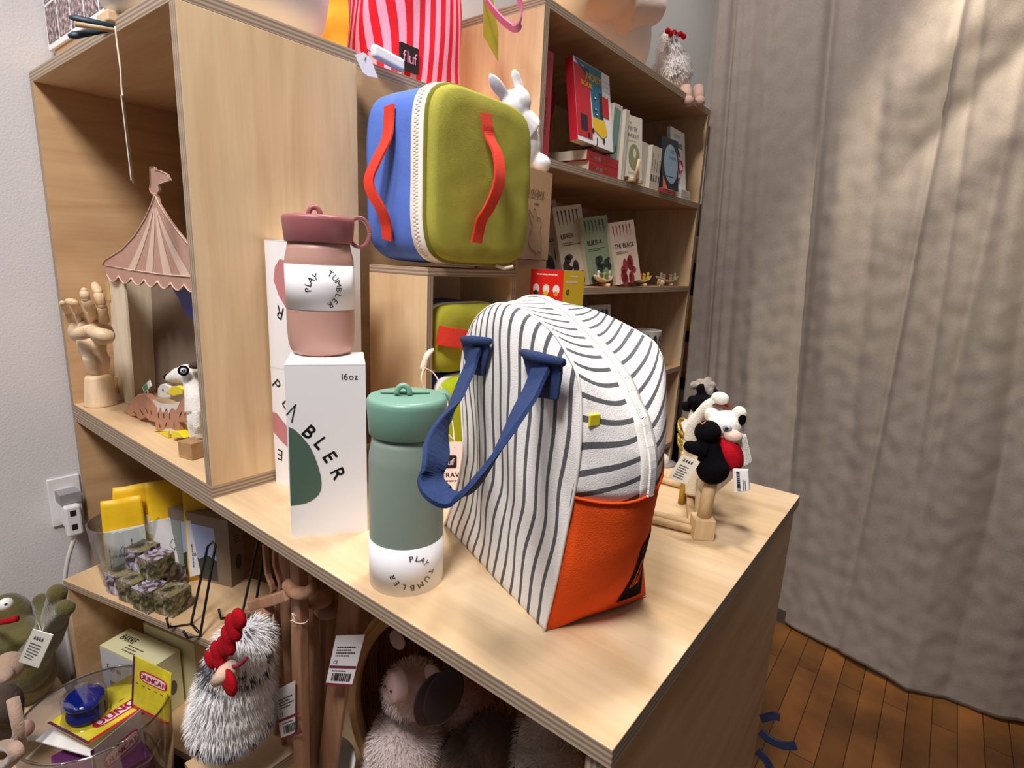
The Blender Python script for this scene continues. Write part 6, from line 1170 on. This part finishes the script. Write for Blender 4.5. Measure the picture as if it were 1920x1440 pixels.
obj('raised_arm', MB().tube(crv([D3(1296, 826, -.03), D3(1302, 795, -.035), D3(1322, 766, -.04), D3(1345, 748, -.04)], 4), [.010]*6+[.008]*4+[.007]*3, 12).ball(D3(1350, 747, -.04), (.012, .009, .009)), WH2, bh); obj('brim', MB().strap([D3(1338, 752, -.032), D3(1358, 758, -.03), D3(1372, 768, -.024)], V((0, 1, 0)), .03, .004), mat('brown_felt2', '6A3A2C', .9, .4, 300), bh)
gd = T('gold_ornament', 'small gold cord bundle with paper label left of the puppets', 'ornament', P(1280, 850, 'y', .45)); gm = mat('gold_cord', 'B8963C', .4, .6, 200, metal=.4, var=.2, vs=80); q0 = lambda x, y, d=0: P(x, y, 'y', .455+d)
mb = MB()
for k in range(7): mb.tube([q0(1282+10*math.cos(a+k)+k%3*2, 825+16*math.sin(a)-k*4, .004*math.sin(a*2+k)) for a in [j*.5 for j in range(13)]], .0024, 6)
mb.tube([q0(1280, 845), q0(1283, 900), V((q0(1283, 900).x, .455, .001))], [.004, .004, .006], 8); obj('cord', mb, gm, gd); t4 = [q0(x, y, -.012) for x, y in ((1277,792),(1288,785),(1292,803),(1282,812))]; obj('paper_label', MB().prism(t4, (0, .0006, 0)), WHITE, gd); obj('loop', MB().tube([q0(1293, 790, -.01), q0(1312, 772, -.012)], .0006, 5), CREAM, gd)
t4 = [A_(x, y, -.028) for x, y in ((1279,852),(1313,866),(1287,908),(1253,896))]; mb = MB().prism(t4, (0, -.0007, 0)); xx, yv = t4[1]-t4[0], t4[0]-t4[3]; f = lambda a, b_: t4[3]+xx*a+yv*b_+V((0, -.0011, 0))
for k in range(4): mb.poly([f(.2+k*.14, .80), f(.30+k*.14, .80), f(.28+k*.14, .92), f(.22+k*.14, .87)], mi=1)
scrib(mb, lambda a, b_: f(.18+a, .12+b_), .62, .56, 6, 1, 7); obj('paper_tag', mb, [PAPER, M_('3A3A3A')], bp_, 'cream tag with tiny dark print')
t4 = [A_(x, y, -.004) for x, y in ((1373,880),(1402,881),(1405,920),(1376,925))]; mb = MB().prism(t4, (0, .005, 0)); xx, yv = t4[1]-t4[0], t4[0]-t4[3]; f = lambda a, b_: t4[3]+xx*a+yv*b_+V((0, -.0006, 0)); bars(mb, lambda a, b_: f(.25+b_, .12+a), .75, .22); scrib(mb, lambda a, b_: f(.60+b_, .15+a), .6, .25, 2, 1, 3); obj('price_tag', mb, [WHITE, INK], wh, 'white barcode tag', bevel=.001); obj('tag_string', MB().tube([A_(1366, 870, .03), A_(1375, 882, .002)], .0006, 5), CREAM, wh)
gs = P(1240, 869, 'z', 0); so = T('wooden_hat', 'small grey painted wooden hat shape lying behind the striped bag', 'toy', gs); obj('brim', MB().lathe([(.001, 0), (.024, .0), (.025, .003), (.001, .004)], gs, 28), mat('grey_paint', '8C8680', .5), so); obj('crown', MB().lathe([(.014, .0038), (.013, .012), (.008, .017), (.001, .018)], gs, 24), mat('pale_paint', 'C8C0B4', .5), so)
# wooden bird mobile with navy wings beside the table foot
z0 = -.60; bq = V((.012, .53, z0)); mo = T('wooden_bird', 'wooden bird ornament with navy wings fixed low on the table end', 'ornament', V((-.004, .53, z0)))
obj('body', MB().box((-.0035, .52, -.70), (.018, .58, -.50)), WOODL, mo, bevel=.004)
for (xs, nm) in ((((1428,1348),(1450,1342),(1462,1345)), 0), (((1425,1372),(1445,1388),(1470,1398),(1492,1398)), 1), (((1420,1408),(1436,1425),(1446,1445)), 2)): obj('wing', MB().strap(crv([P(x, y, 'y', .585) for x, y in xs], 4), V((0, .3, 1)), .012, .004), M_('1C2A48', .5), mo, 'navy painted wing')
